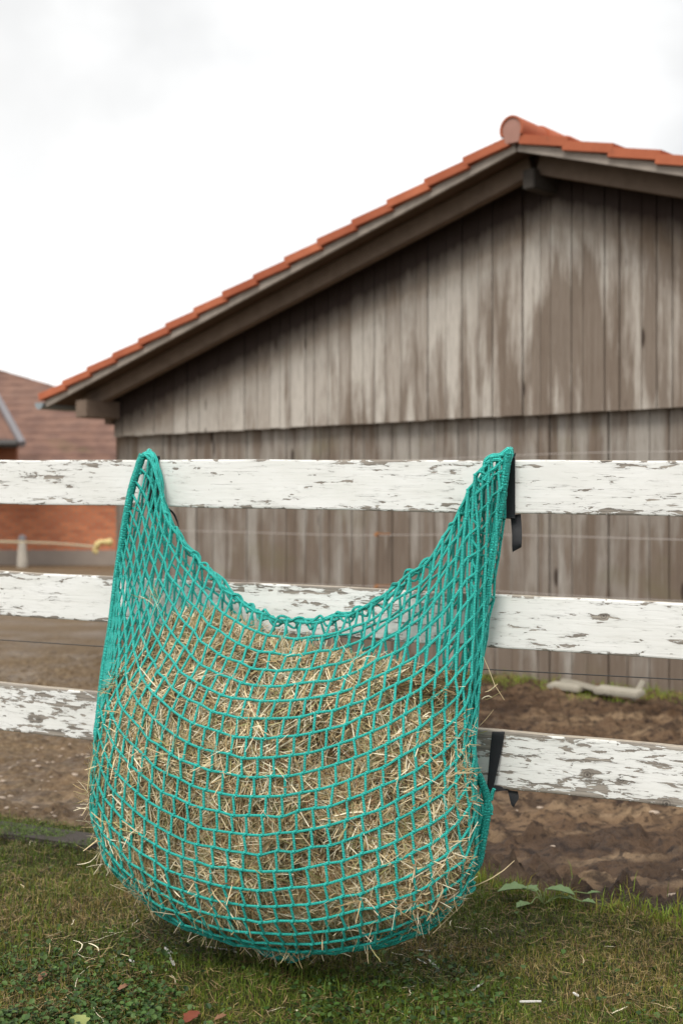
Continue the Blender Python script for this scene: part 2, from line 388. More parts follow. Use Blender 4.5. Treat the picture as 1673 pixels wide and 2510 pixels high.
def FP(x,y,b=0.0):
    a,bb,z=on_fence(x,y,b); return L2W(a,bb,z)
AXF=np.array([DA,DN,[0,0,1.]])
SL_=-.0175       # the rails fall a little toward the right
def rail_mat(name,thr,seed,knots=()):
    t=NT(name); uvn=t.n('UVMap'); uv=uvn.outputs[0]
    g=t.noise(t.coord(src=uv,scale=(2.2,60,1),loc=(seed,0,0)),2.0,6,.6,.6)
    a=t.noise(t.coord(src=uv,scale=(20,95,1),loc=(seed,3,0)),1.0,5,.62,.5)
    b=t.noise(t.coord(src=uv,scale=(6.5,27,1),loc=(seed*2,1,0)),1.0,4,.6,.4)
    big=t.noise(t.coord(src=uv,scale=(1.6,4,1),loc=(seed*3,5,0)),1.0,3,.5)
    s=t.math('ADD',t.math('MULTIPLY',a,.52),t.math('MULTIPLY',b,.36)); s=t.math('ADD',s,t.math('MULTIPLY',big,.24))
    edge=t.attr('edge'); s=t.math('ADD',s,t.math('MULTIPLY',edge,.075))
    kd=None
    for (ka,kz,kr) in knots:
        vm=t.n('VectorMath',operation='DISTANCE'); t.l(t.coord(src=uv,scale=(1,1.15,1)),vm.inputs[0]); vm.inputs[1].default_value=(ka,kz*1.15,0)
        d=t.math('DIVIDE',vm.outputs['Value'],kr)
        kd=d if kd is None else t.math('MINIMUM',kd,d)
    if kd is not None:
        s=t.math('ADD',s,t.ramp(kd,[(.0,.16),(.9,.03),(1.0,0.0)]) if False else t.math('MULTIPLY',t.math('SUBTRACT',1.35,kd,clamp=True),.10))
    m=t.ramp(s,[(thr,0.0),(thr+.005,1.0)])
    # fine cracks in the paint
    ck=t.noise(t.coord(src=uv,scale=(5,150,1),loc=(seed,7,0)),1.0,3,.6,.8)
    ckm=t.ramp(t.math('ABSOLUTE',t.math('SUBTRACT',ck,.5)),[(.0,1.0),(.012,0.0)])
    ckm=t.math('MULTIPLY',ckm,t.ramp(s,[(thr-.10,0.0),(thr-.02,1.0)]))
    wood=t.ramp(g,[(.30,(.15,.135,.115)),(.5,(.29,.255,.22)),(.7,(.43,.385,.33))])
    if kd is not None:
        ring=t.math('SINE',t.math('MULTIPLY',kd,16)); wood=t.mix(t.math('MULTIPLY',t.math('SUBTRACT',1.1,kd,clamp=True),t.math('MULTIPLY_ADD',ring,.4,.5)),wood,(.05,.042,.036))
    paint=t.ramp(t.noise(t.coord(src=uv,scale=(3,9,1)),1.5,4,.6),[(.3,(.74,.735,.70)),(.7,(.83,.825,.805))])
    paint=t.mix(t.ramp(g,[(.25,.35),(.45,0.0)]),paint,(.62,.60,.56))
    m2=t.math('MAXIMUM',m,t.math('MULTIPLY',ckm,.7))
    col=t.mix(m2,paint,wood)
    top=t.attr('top'); tm=t.ramp(t.math('ADD',t.noise(t.coord(src=uv,scale=(6,20,1)),1.5,4,.6),t.math('MULTIPLY',top,.3)),[(.70,0.0),(.76,1.0)])
    col=t.mix(t.math('MULTIPLY',tm,top),col,(.44,.38,.30))
    h=t.math('ADD',t.math('MULTIPLY',m,-1.0),t.math('MULTIPLY',g,.5)); h=t.math('ADD',h,t.math('MULTIPLY',ckm,-.5))
    return t.out(col,t.mix(m2,(.55,.55,.55),(.9,.9,.9)),t.bump(h,.9,.0016),.35)
fence=root('wooden_fence',(L2W(.0,-.05,0.)),'white three rail wooden paddock fence with flaking paint, carrying the hay net','fence')
def rail(zt,zb,bot_shift,thr,seed,knots=(),tilt=SL_,th=.028):
    n=260; a=np.linspace(-2.6,2.1,n); prof=[]
    hh=(zt-zb)
    # cross-section ring (b, zfrac): rounded corners
    r=.004; ring=[(-th,0),( -r,0),(-.001,r*.4),(0,r*1.2)]+[(0,f) for f in(.02,.035,.05,.065,.08,.095,.11)]
    ring=[(-th,0.0),(-.004,0.0),(-.001,.0015),(0,.005)]+[(0,hh*f) for f in(.1,.2,.3,.4,.5,.6,.7,.8,.9)]+[(0,hh-.005),(-.001,hh-.0015),(-.004,hh),(-th,hh)]
    m=len(ring); V=np.zeros((n,m,3)); U=np.zeros((n,m,2)); E=np.zeros((n,m)); T=np.zeros((n,m))
    wob=(fbm(a,a*0+seed,1.1,3)-.5)*.008; wt=(fbm(a,a*0+seed+9,5,4)-.5)*.005; wb=(fbm(a,a*0+seed+4,5,4)-.5)*.005
    for j,(b,z) in enumerate(ring):
        f=z/hh
        zz=zb+z+tilt*a+wob+wt*f+wb*(1-f)
        V[:,j]=L2W(a,b+0*a,zz); U[:,j,0]=a; U[:,j,1]=zb+z+(b if z>hh*.5 else -b)
        E[:,j]=np.clip(1-min(z,hh-z)/.022,0,1); T[:,j]=1.0 if b<-.002 and z>hh*.9 else 0
    idx=np.arange(n*m).reshape(n,m)
    j2=np.r_[np.arange(1,m),0]
    F=np.stack([idx[:-1,:],idx[1:,:],idx[1:][:,j2],idx[:-1][:,j2]],-1).reshape(-1,4)
    o=mesh('rail',V.reshape(-1,3),F,rail_mat('flaking_paint',thr,seed,knots),fence,uv=U.reshape(-1,2),attrs={'edge':E.ravel(),'top':T.ravel()})
    return o
def uvz(x,y):   # pixel on the fence face -> rail uv
    a,b,z=on_fence(x,y); return a,z-SL_*a
kn=[(*uvz(1438,1901),.017),(*uvz(1520,1915),.014),(*uvz(1632,1973),.018),(*uvz(97,1765),.012)]
rail(1.285,1.154,0,.640,1.3)
rail(.953,.822,0,.618,4.7,[(*uvz(1478,1512),.014),(*uvz(1590,1590),.012)])
rail(.619,.479,0,.588,8.1,kn)
pm=rail_mat('flaking_paint_post',.62,15.0)
for a in(-2.35,1.75):
    b=MB(); b.box(L2W(a,-.028-.05-.001,.69),AXF,(.05,.05,.70),uvf=lambda V:np.stack([V[:,2],V[:,0]],-1),bev=.004)
    b.build('post',pm,fence)
# ================================================================ BARN
WL=np.array([-.76,.65,0]); WL/=np.linalg.norm(WL); SA=-WL                # SA: along the wall to the right (nearer)
NW=np.array([-.65,-.76,0]); NW/=np.linalg.norm(NW)
W0=np.array([.987,10.0,0.])
def BW(s,n,z): return W0+np.asarray(s)[...,None]*SA+np.asarray(n)[...,None]*NW+np.asarray(z)[...,None]*np.array([0,0,1.])
AXB=np.array([SA,NW,[0,0,1.]])
SR_,ZR,TA=.586,3.50,.293                 # ridge position, fascia underside at the ridge, slope
GO=.45                                   # verge overhang
ang=math.atan(TA)
barn=root('barn',(W0+SR_*SA),'weathered grey board barn with low orange tiled roof, its gable facing the paddock','barn')
def board_mat(name,stain,base=1.0):
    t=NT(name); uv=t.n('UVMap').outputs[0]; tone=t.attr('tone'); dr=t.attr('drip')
    st=t.noise(t.coord(src=uv,scale=(55,1.6,1)),1.0,6,.62,.4); fine=t.noise(t.coord(src=uv,scale=(170,6,1)),1.0,4,.6)
    blot=t.noise(t.coord(src=uv,scale=(2.6,.9,1)),1.0,5,.6,.3)
    g=t.math('ADD',t.math('MULTIPLY',st,.6),t.math('MULTIPLY_ADD',tone,.30,.10))
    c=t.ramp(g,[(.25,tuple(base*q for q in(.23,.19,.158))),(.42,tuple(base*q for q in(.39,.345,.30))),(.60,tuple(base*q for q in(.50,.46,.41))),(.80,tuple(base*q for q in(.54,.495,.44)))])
    c=t.mix(t.ramp(fine,[(.35,.45),(.5,0.0)]),c,(.11,.085,.068))
    # damp brown staining, in long drips
    sx=t.n('SeparateXYZ'); t.l(uv,sx.inputs[0])
    d=t.noise(t.coord(src=uv,scale=(9,.7,1)),1.0,5,.62,.2)
    dm=t.math('ADD',t.math('MULTIPLY',d,.6),t.math('MULTIPLY',blot,.5))
    if stain=='upper':
        bias=t.math('MULTIPLY',t.math('SUBTRACT',sx.outputs[0],-.9),.065); bias=t.math('ADD',bias,t.math('MULTIPLY',t.math('SUBTRACT',2.9,sx.outputs[1]),.14))
        bias=t.math('MINIMUM',bias,.21)
    else:
        bias=t.math('ADD',.125,t.math('MULTIPLY',t.math('SUBTRACT',1.2,sx.outputs[1]),.05))
    dm=t.math('ADD',dm,bias)
    dmask=t.ramp(dm,[(.65 if stain=='upper' else .60,0.0),(.77 if stain=='upper' else .73,.78)])
    c=t.mix(dmask,c,t.mix(st,(.070,.045,.030),(.20,.145,.105)))
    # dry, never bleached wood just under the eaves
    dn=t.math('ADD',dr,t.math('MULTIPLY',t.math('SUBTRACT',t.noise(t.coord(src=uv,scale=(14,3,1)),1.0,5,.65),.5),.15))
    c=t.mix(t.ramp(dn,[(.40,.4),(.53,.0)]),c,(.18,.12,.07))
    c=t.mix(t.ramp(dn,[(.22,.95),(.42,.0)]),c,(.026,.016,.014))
    # knots
    vo=t.n('TexVoronoi'); t.l(t.coord(src=uv,scale=(5.5,1.5,1)),vo.inputs['Vector']); vo.inputs['Scale'].default_value=1.0
    c=t.mix(t.ramp(vo.outputs['Distance'],[(.07,.9),(.12,0.0)]),c,(.045,.032,.026))
    if stain=='lower': c=t.mix(t.ramp(t.noise(t.coord(src=uv,scale=(1.2,2.2,1)),1.0,4,.6),[(.55,0.0),(.75,.35)]),c,(.15,.14,.06))
    return t.out(c,.9,t.bump(t.math('ADD',st,t.math('MULTIPLY',fine,.5)),.5,.004),.15)
def zroof(s): return ZR-TA*np.abs(s-SR_)
def boards(name,s0,s1,z0,z1f,n0,mat):
    rr=np.random.RandomState(21 if name=='upper_wall' else 22)
    V=[];F=[];U=[];T=[];D=[];s=s0;k=0
    while s<s1:
        w=rr.choice([.09,.11,.12,.14,.16]); w=min(w,s1-s)+1e-6
        if s<SR_<s+w: w=SR_-s
        e=s+w-.007; tl=rr.uniform(-.006,.006); nn=n0+rr.uniform(-.005,.006); zb=z0+rr.uniform(-.004,.004)
        zt0=z1f(s);zt1=z1f(e); base=len(V)*0+k*8; tone=rr.rand()
        for (ss,zz) in((s,zb),(e,zb),(e,zt1),(s,zt0)):
            for dn in(0,-.02):
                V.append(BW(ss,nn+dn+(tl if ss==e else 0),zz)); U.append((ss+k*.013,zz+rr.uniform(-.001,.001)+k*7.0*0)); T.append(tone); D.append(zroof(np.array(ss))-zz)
        b=base; F+= [(b,b+2,b+4,b+6),(b+1,b+7,b+5,b+3),(b,b+1,b+3,b+2),(b+2,b+3,b+5,b+4),(b+4,b+5,b+7,b+6),(b+6,b+7,b+1,b)]
        s+=w; k+=1
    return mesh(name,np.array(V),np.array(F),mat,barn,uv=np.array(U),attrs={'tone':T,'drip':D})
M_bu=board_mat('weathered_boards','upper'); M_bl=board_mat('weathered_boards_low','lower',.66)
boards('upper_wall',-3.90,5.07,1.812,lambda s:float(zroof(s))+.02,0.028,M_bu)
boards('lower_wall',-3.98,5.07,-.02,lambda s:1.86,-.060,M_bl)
M_wood=plain('beam_wood',(.33,.285,.245),.85,.4,9,.2,.4,.004)
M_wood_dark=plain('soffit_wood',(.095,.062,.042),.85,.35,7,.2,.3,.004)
M_raft=plain('rafter_wood',(.17,.125,.095),.85,.35,9,.2,.3,.004)
# dark gap behind the boards and the side wall
b=MB()
for z0,z1,s0 in((0,1.84,-3.97),(1.84,2.1,-3.9)): pass
b.box(BW(np.array(.55),np.array(-.105),np.array(.93)),AXB,(4.50,.015,.93))
b.box(BW(np.array(-3.93),np.array(-4.1),np.array(1.05)),AXB,(.02,4.0,1.05)); b.box(BW(np.array(5.03),np.array(-4.1),np.array(1.05)),AXB,(.02,4.0,1.05))
b.build('inner_wall',M_wood_dark,barn)
EAVE=4.90   # horizontal reach of each slope from the ridge
def slope_frame(side):
    d=SA*side*math.cos(ang)+np.array([0,0,-1.])*math.sin(ang)   # down the slope
    up=np.cross(d,NW)*(1 if side>0 else -1); up*=np.sign(up[2])
    return d,up
L_=EAVE/math.cos(ang)
for side in(-1,1):
    d,up=slope_frame(side); O=BW(np.array(SR_),np.array(0.),np.array(ZR)); A=np.array([d,NW,up])
    b=MB(); b.box(O+d*(L_/2+.0)+NW*(GO-.012)+up*.034,A,(L_/2,.013,.030),bev=.003); b.build('verge_board',M_wood,barn)
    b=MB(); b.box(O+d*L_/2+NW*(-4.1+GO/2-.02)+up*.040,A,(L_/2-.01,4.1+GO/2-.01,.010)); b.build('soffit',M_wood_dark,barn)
    b=MB(); b.box(O+d*(L_/2-.10)+NW*.20+up*(-.036),A,(L_/2-.14,.04,.064),bev=.004); b.build('rafter',M_raft,barn)
# purlin ends
M_pd=plain('ridge_beam_wood',(.06,.052,.045),.85,.35,10,.2,.3,.003)
b=MB(); b.box(BW(np.array(SR_),np.array(.14),np.array(ZR-.150)),AXB,(.045,.17,.065),bev=.005); b.build('ridge_beam',M_pd,barn)
b=MB(); b.box(BW(np.array(-3.90),np.array(.14),np.array(2.04)),AXB,(.075,.26,.075),bev=.005); b.build('wall_plate_beam',M_raft,barn)
b=MB(); b.box(BW(np.array(-4.02),np.array(-4.0),np.array(1.98)),AXB,(.05,4.0,.05),bev=.005); b.build('wall_plate',M_raft,barn)
# roof tiles
M_tile=NT('clay_tile'); tt=M_tile
nz=tt.noise(tt.coord(),3,5,.6); tn=tt.attr('tone')
c=tt.ramp(nz,[(.3,(.36,.10,.048)),(.7,(.52,.165,.082))]); c=tt.mix(tt.math('MULTIPLY',tn,.55),c,(.30,.075,.035))
c=tt.mix(tt.ramp(tt.noise(tt.coord(),16,5,.65),[(.58,0.0),(.75,.4)]),c,(.18,.08,.05)); M_tile=tt.out(c,.75,tt.bump(tt.noise(tt.coord(),40,4,.6),.3,.004),.25)
b=MB(); rr=np.random.RandomState(4); ex=(EAVE/math.cos(ang)+.035-.05)/15
for side in(-1,1):
    d,up=slope_frame(side); O=BW(np.array(SR_),np.array(0.),np.array(ZR))
    k=0; s=.05
    while k<15:
        ln=ex+.03; tl=math.radians(4.2)
        dd=d*math.cos(tl)+up*math.sin(tl); uu=up*math.cos(tl)-d*math.sin(tl)
        e=min(s+ex,L_+.08)
        # lower end stands proud of the next course; verge tile first, then the rest of the course to the back
        for n1,n0,hh in((GO+.035+rr.uniform(-.004,.004),GO-.22,.031),(GO-.224,-8.2,.016)):
            c0=O+d*(s+ln/2-.03)+up*(.092 if hh>.03 else .113)+NW*((n1+n0)/2)
            b.box(c0,np.array([dd,NW,uu]),(ln/2,(n1-n0)/2,hh),a=rr.rand(),bev=.003 if hh>.03 else 0)
        s+=ex; k+=1
b.build('roof_tiles',M_tile,barn)
# ridge tile row with its round clay end cap
M_cap=plain('clay_end_cap',(.36,.19,.15),.7,.15,8,.3,.2,.002)
b=MB(); R_=.080; RC=BW(np.array(SR_-.01),np.array(0.),np.array(ZR+.140))
th=np.linspace(-math.radians(28),math.radians(208),22)
def arc(n,r): return RC+NW*n+r*(np.cos(th)[:,None]*SA+np.sin(th)[:,None]*np.array([0,0,1.]))
n=GO+.05; k=0
while n>-8.2:
    e=n-.36; r0,r1=R_+.010,R_-.002
    ri=[arc(n,r0),arc(e,r1),arc(e,r1-.014),arc(n,r0-.014)]; V=np.concatenate(ri); m=len(th); F=[]
    for q in range(4):
        for j in range(m-1): F.append((q*m+j,q*m+j+1,((q+1)%4)*m+j+1,((q+1)%4)*m+j))
    b.add(V,F,a=rr.rand()); n=e+.03
b.build('ridge_tiles',M_tile,barn)
b=MB(); rc=R_-.006
ring=RC+NW*(GO+.040)+rc*(np.cos(th)[:,None]*SA+np.sin(th)[:,None]*np.array([0,0,1.]))
bt=np.array([RC+NW*(GO+.040)+SA*x+np.array([0,0,z]) for x,z in((-.05,-.088),(.05,-.088))])
rg=np.vstack([ring,bt]); m=len(rg); b.add(np.vstack([rg,rg-NW*.03,RC[None]+NW*(GO+.044)]),[(j,(j+1)%m,m+(j+1)%m,m+j) for j in range(m)]); 
b.F.setdefault(3,[]).append(np.array([(j,(j+1)%m,2*m) for j in range(m)]))
b.build('ridge_end_cap',M_cap,barn)
# gutter on the left eave
M_zinc=plain('zinc',(.30,.34,.36),.4,.2,6,.5,.1,.001); M_zinc.node_tree.nodes['Principled BSDF'].inputs['Metallic'].default_value=.5
d,up=slope_frame(-1); GE=BW(np.array(SR_-EAVE-.075),np.array(0.),np.array(ZR-TA*EAVE+.045)); b=MB(); th2=np.linspace(math.pi,2*math.pi,12)
def garc(n,r): return GE+NW*n+r*(np.cos(th2)[:,None]*SA+np.sin(th2)[:,None]*np.array([0,0,1.]))
ri=[garc(GO+.02,.058),garc(-8.2,.058),garc(-8.2,.054),garc(GO+.02,.054)]; m=12
b.add(np.concatenate(ri),[(q*m+j,q*m+j+1,((q+1)%4)*m+j+1,((q+1)%4)*m+j) for q in range(4) for j in range(m-1)])
b.add(np.vstack([garc(GO+.021,.057),(GE+NW*(GO+.021))[None]]),[(j,j+1,m) for j in range(m-1)])
b.build('gutter',M_zinc,barn)
# ================================================================ BRICK HOUSE FAR LEFT
HC=np.array([-7.5,31.,0.]); hd=np.array([1,-.06,0]); hd/=np.linalg.norm(hd); hn=np.array([hd[1],-hd[0],0]); AXH=np.array([hd,hn,[0,0,1.]])
house=root('brick_house',HC,'long low orange brick house with brown tiled roof, left of the barn','house')
t=NT('orange_brick'); uv=t.n('UVMap').outputs[0]; br=t.n('TexBrick'); t.l(uv,br.inputs['Vector'])
for a_,v_ in(('Scale',1.0),('Mortar Size',.012),('Brick Width',.24),('Row Height',.077),('Bias',.0)): br.inputs[a_].default_value=v_
br.inputs['Color1'].default_value=(.40,.115,.055,1); br.inputs['Color2'].default_value=(.60,.20,.09,1); br.inputs['Mortar'].default_value=(.30,.19,.13,1)
t.out(t.mix(t.ramp(t.noise(t.coord(src=uv),.9,4,.6),[(.5,0.0),(.75,.4)]),br.outputs[0],(.36,.13,.08)),.85,None,.15); M_brick=t.m
t=NT('brown_roof_tile'); uv=t.n('UVMap').outputs[0]; sx=t.n('SeparateXYZ'); t.l(uv,sx.inputs[0])
rowf=t.math('FRACT',t.math('DIVIDE',sx.outputs[1],.30)); 
c=t.ramp(t.noise(t.coord(src=uv,scale=(.35,.5,1)),1.0,5,.65),[(.3,(.095,.055,.043)),(.5,(.15,.086,.068)),(.7,(.21,.13,.10))])
c=t.mix(t.ramp(t.noise(t.coord(src=uv,scale=(3,3.3,1)),1.0,2,.5),[(.4,0.0),(.6,.3)]),c,(.30,.17,.12))
c=t.mix(t.ramp(t.noise(t.coord(src=uv,scale=(.5,.6,1),loc=(4,2,0)),1.0,5,.6),[(.60,0.0),(.75,.7)]),c,(.14,.13,.05))
M_brt=t.out(c,.8,None,.2)
HW=9.0; HE=1.95   # half length, eave height
b=MB(); b.box(HC+hn*0+np.array([0,0,1.19]),AXH,(HW,.15,.86),uvf=lambda V:np.stack([(V-HC)@hd,V[:,2]],-1)); b.build('wall',M_brick,house)
b=MB(); b.box(HC+hn*.03+np.array([0,0,.15]),AXH,(HW,.18,.18),bev=.01); b.build('plinth',plain('concrete_plinth',(.27,.225,.19),.9,.2,3),house)
# roof: real overlapping courses, hipped at its right end
b=MB(); RP=math.radians(36); cd=np.array([0,0,1.])*math.sin(RP)-hn*math.cos(RP); cu=np.array([0,0,1.])*math.cos(RP)+hn*math.sin(RP)
k=0; zz0=HC+hn*.5+np.array([0,0,1.85])
XR=lambda q:8.13-1.97*q
for k in range(20):
    q=k*.30; lx=-HW-.3; V=[]
    if XR(q)-lx<.6: break
    for dq,hh in((-.03,.040),(-.03,.012),(.33,.0),(.33,.028)):
        for xx in(lx,XR(q+dq)): V.append(zz0+cd*(q+dq)+hd*xx+cu*hh)
    V=np.array(V); b.add(V,[(0,1,3,2),(2,3,5,4),(4,5,7,6),(6,7,1,0),(0,2,4,6),(1,7,5,3)],uv=np.stack([(V-HC)@hd,(V-zz0)@cd],-1),a=rr.rand())
QT=(8.13+HW+.1)/1.97*.98
# the hip and back, one solid under the courses
p=[zz0+hd*(-HW-.3),zz0+hd*XR(0),zz0+cd*QT+hd*XR(QT),zz0+cd*QT+hd*(-HW-.3),zz0+hd*XR(0)-hn*14,zz0+hd*(-HW-.3)-hn*14]
b.add([x-cu*.02 for x in p],[(0,1,2,3),(3,2,4,5)]); b.F.setdefault(3,[]).append(np.array([(1,4,2)])+b.n-6)
b.build('roof',M_brt,house)
# lower wing roof at the far left edge with its lead flashing and dark gutter
def HP(x,y,Yd): u=(x-CX)/FO; return np.array([u*Yd,Yd,H-(y-CY)/FO*Yd])
b=MB(); q=[HP(-260,960,28.5),HP(-12,960,30.3),HP(52,1086,28.4),HP(-260,1086,28.4)]
q=np.array(q); lo=q-np.array([0,0,.08]); 
b.add(np.vstack([q,lo]),[(3,2,1,0),(4,5,6,7),(0,1,5,4),(1,2,6,5),(2,3,7,6),(3,0,4,7)],uv=np.stack([np.r_[q[:,0],lo[:,0]],np.r_[q[:,2],lo[:,2]]*1.6],-1)); b.build('wing_roof',M_brt,house)
b=MB(); b.tube([HP(-12,964,30.1),HP(56,1088,28.3)],.075,6); b.build('roof_flashing',plain('lead_flashing',(.20,.19,.20),.6,.15,3),house)
b=MB(); b.tube([HP(-260,1088,28.2),HP(44,1088,28.2)],.085,8); b.build('wing_gutter',plain('dark_gutter',(.035,.032,.03),.5,.2,3),house)
b=MB(); 
q=HP(-120,1142,28.9); b.box(q,np.eye(3),(1.35,.1,.42),uvf=lambda V:V[:,[0,2]]); b.build('wing_wall',plain('shaded_brick',(.22,.085,.045),.9,.3,4),house)
# ---- things in front of the house
PB=HP(55,1380,29.6); PB[2]=0
post=root('concrete_post',PB,'short pale concrete post with a grey cap in front of the brick house','post')
b=MB(); pr=[(0,.34),(.05,.36),(.35,.33),(.75,.27),(.95,.22),(1.0,.16)]
Hh=1.02*1.0
k_=29.6/FO
b.tube([PB+np.array([0,0,f*38*k_*1.7]) for f,_ in pr],[r*28*k_*1.35 for _,r in pr],12); b.build('shaft',plain('pale_concrete',(.46,.42,.36),.9,.2,6),post,smooth=True)
b=MB(); b.tube([PB+np.array([0,0,64*k_]),PB+np.array([0,0,75*k_]),PB+np.array([0,0,79*k_])],[8.5*k_,9*k_,6*k_],12); b.build('cap',plain('grey_cap',(.24,.23,.24),.6,.2,6),post,smooth=True)
yt=root('yellow_gate_handle',HP(255,1333,22.),'yellow plastic gate handle on the rope beside the barn corner','handle')
M_y=plain('yellow_plastic',(.58,.46,.20),.5,.1,5)
b=MB(); b.tube(spline([HP(236,1342,22),HP(244,1330,22),HP(262,1329,22),HP(276,1329,22)],4),[.035,.05,.055,.045,.04,.04,.04,.04,.045,.055,.06,.06,.035],8); b.build('grip',M_y,yt,smooth=True)
b=MB(); b.tube(spline([HP(236,1342,22),HP(232,1350,22),HP(240,1354,22)],3),.035,6); b.build('hook',M_y,yt,smooth=True)
b=MB(); b.tube(spline([HP(60,1329,27),HP(150,1333,24.5),HP(236,1341,22)],6),.018,5); b.tube([HP(-300,1322,28),HP(60,1329,27)],.022,5)
tagit(b.build('fence_rope',plain('pale_rope',(.45,.37,.25),.8,.1,5)),'pale electric fence rope stretched before the orange brick wall','rope')
# ================================================================ WIRES
M_wire=plain('wire_tape',(.42,.38,.35),.6,.1,5); M_wire2=plain('steel_wire',(.10,.095,.09),.4,.1,5); M_ins=plain('orange_insulator',(.34,.16,.07),.5,.15,9)
lbl=['thin electric fence wire high on the barn wall, just above the top rail','thin electric fence wire on the barn wall between top and middle rails','thin electric fence wire on the barn wall just above the middle rail']
for k,(z,si) in enumerate(((1.53,None),(.985,-.86),(.60,-.86))):
    s=np.linspace(-3.7,5.0,60); wz=z+.008*np.sin(s*2.1+k)
    b=MB(); b.tube(BW(s,.12+0*s,wz),.0028,5)
    tagit(b.build('fence_wire',M_wire),lbl[k],'wire','electric fence wires in front of the barn')
    for j,ss in enumerate((-.86,) if k else (-2.6,)):
        b=MB(); c=BW(np.array(ss),np.array(0.),np.array(z)); b.tube([c-NW*.04,c+NW*.05,c+NW*.10],[.008,.010,.012],8); b.tube([c+NW*.10,c+NW*.13],[.018,.015],8)
        tagit(b.build('wire_insulator',M_ins,smooth=True),['orange screw insulator holding the highest wire, far left on the barn wall','orange screw insulator holding the wire below the top rail','orange screw insulator holding the wire just above the middle rail'][k],'insulator','orange insulators on the barn wall')
a=np.linspace(-2.3,1.7,60); b=MB(); az=on_fence(1180,1636,-.12); az2=on_fence(1673,1664,-.12); sl=(az2[2]-az[2])/(az2[0]-az[0])
b.tube(L2W(a,-.13+0*a,az[2]+sl*(a-az[0])-.006*np.cos((a)*1.2)),.0014,6); tagit(b.build('fence_wire',M_wire2),'thin dark steel wire strung behind the fence below the middle rail','wire')
# ================================================================ HAY NET
Fn,Bn=simulate(N=43,K=27,KB=22,L=.0382,grav=.0013,tuck=.003)
Fw=L2W(Fn[...,0],Fn[...,1],Fn[...,2]); Bw_=L2W(Bn[...,0],Bn[...,1],Bn[...,2])
t=NT('teal_braid'); uv=t.n('UVMap').outputs[0]; sx=t.n('SeparateXYZ'); t.l(uv,sx.inputs[0])
u=t.math('MULTIPLY',sx.outputs[0],2*math.pi/.0075); vv=t.math('MULTIPLY',sx.outputs[1],2*math.pi*3)
br=t.math('MULTIPLY',t.math('SINE',t.math('ADD',u,vv)),t.math('SINE',t.math('SUBTRACT',u,vv)))
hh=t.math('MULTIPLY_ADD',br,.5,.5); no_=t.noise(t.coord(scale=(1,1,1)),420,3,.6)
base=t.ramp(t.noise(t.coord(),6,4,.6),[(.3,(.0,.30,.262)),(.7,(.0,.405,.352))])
c=t.mix(t.ramp(t.math('ADD',t.math('MULTIPLY',hh,.6),t.math('MULTIPLY',no_,.6)),[(.50,0.0),(.85,.9)]),base,(.07,.72,.61))  # pale teal on the braid crests: highlights painted into the cord colour
c=t.mix(t.ramp(hh,[(.10,.9),(.5,0.0)]),c,(.0,.13,.10))  # braid grooves darkened in the colour, as shade between the yarns
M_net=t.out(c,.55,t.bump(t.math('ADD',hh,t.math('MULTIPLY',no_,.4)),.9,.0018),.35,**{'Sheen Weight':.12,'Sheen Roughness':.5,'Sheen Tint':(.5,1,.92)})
net=root('hay_net',(*L2W(-.05,.2,0.)[:2],.08),'large teal knotless hay net slung from the top rail of the white fence','hay net')
def netting(name,G,R,skip_sides,sub=3,knob=True,rs=5,step=.0042):
    b=MB(); rj=np.random.RandomState(rs); K,N=G.shape[0]-1,G.shape[1]-1
    G=G+rj.normal(0,.0016,G.shape)
    # outward offset so that the cord lies on the hay
    for k in range(K+1):
        P=spline(G[k],sub); b.tube(P,R*(1.12 if k==0 else 1),7,caps=False)
    # a column cord meets each row cord a little to one side and leaves it on the other: the stepped cells of a knotless net
    for i in range(1,N):
        rd=G[:,i+1]-G[:,i-1]; ln=np.linalg.norm(rd,axis=1)[:,None]+1e-9; cdv=np.gradient(G[:,i],axis=0); cdv/=np.linalg.norm(cdv,axis=1)[:,None]+1e-9
        rd/=ln; dl=step*np.clip(ln/(2*.0382),0,1)*(1-np.abs((rd*cdv).sum(1))[:,None]**2)
        A_=G[:,i]+rd*dl-cdv*R*.6; D_=G[:,i]-rd*dl+cdv*R*.6
        Q=[D_[0]]
        for k in range(K):
            v=A_[k+1]-D_[k]; Q+= [D_[k]+v*.18,D_[k]+v*.5,D_[k]+v*.82,A_[k+1],G[k+1,i],D_[k+1]]
        b.tube(spline(np.array(Q),2)+DN*.0010,R,7,caps=False)
    if knob:
        for k in range(K+1):
            for i in range(1,N):
                p=G[k,i]; q=G[k,i+1]-G[k,i-1]; v=(G[min(k+1,K),i]-G[max(k-1,0),i]); d=q/np.linalg.norm(q)+v/np.linalg.norm(v); 
                if np.linalg.norm(d)<.3: d=v
                d/=np.linalg.norm(d); b.tube([p-d*R*1.5,p-d*R*.7,p,p+d*R*.7,p+d*R*1.5],[R*.5,R*1.2,R*1.5,R*1.2,R*.5],7,caps=False)
    return b.build(name,M_net,net,smooth=True)
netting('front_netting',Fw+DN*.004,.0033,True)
netting('back_netting',Bw_,.0033,True,knob=False,rs=8)
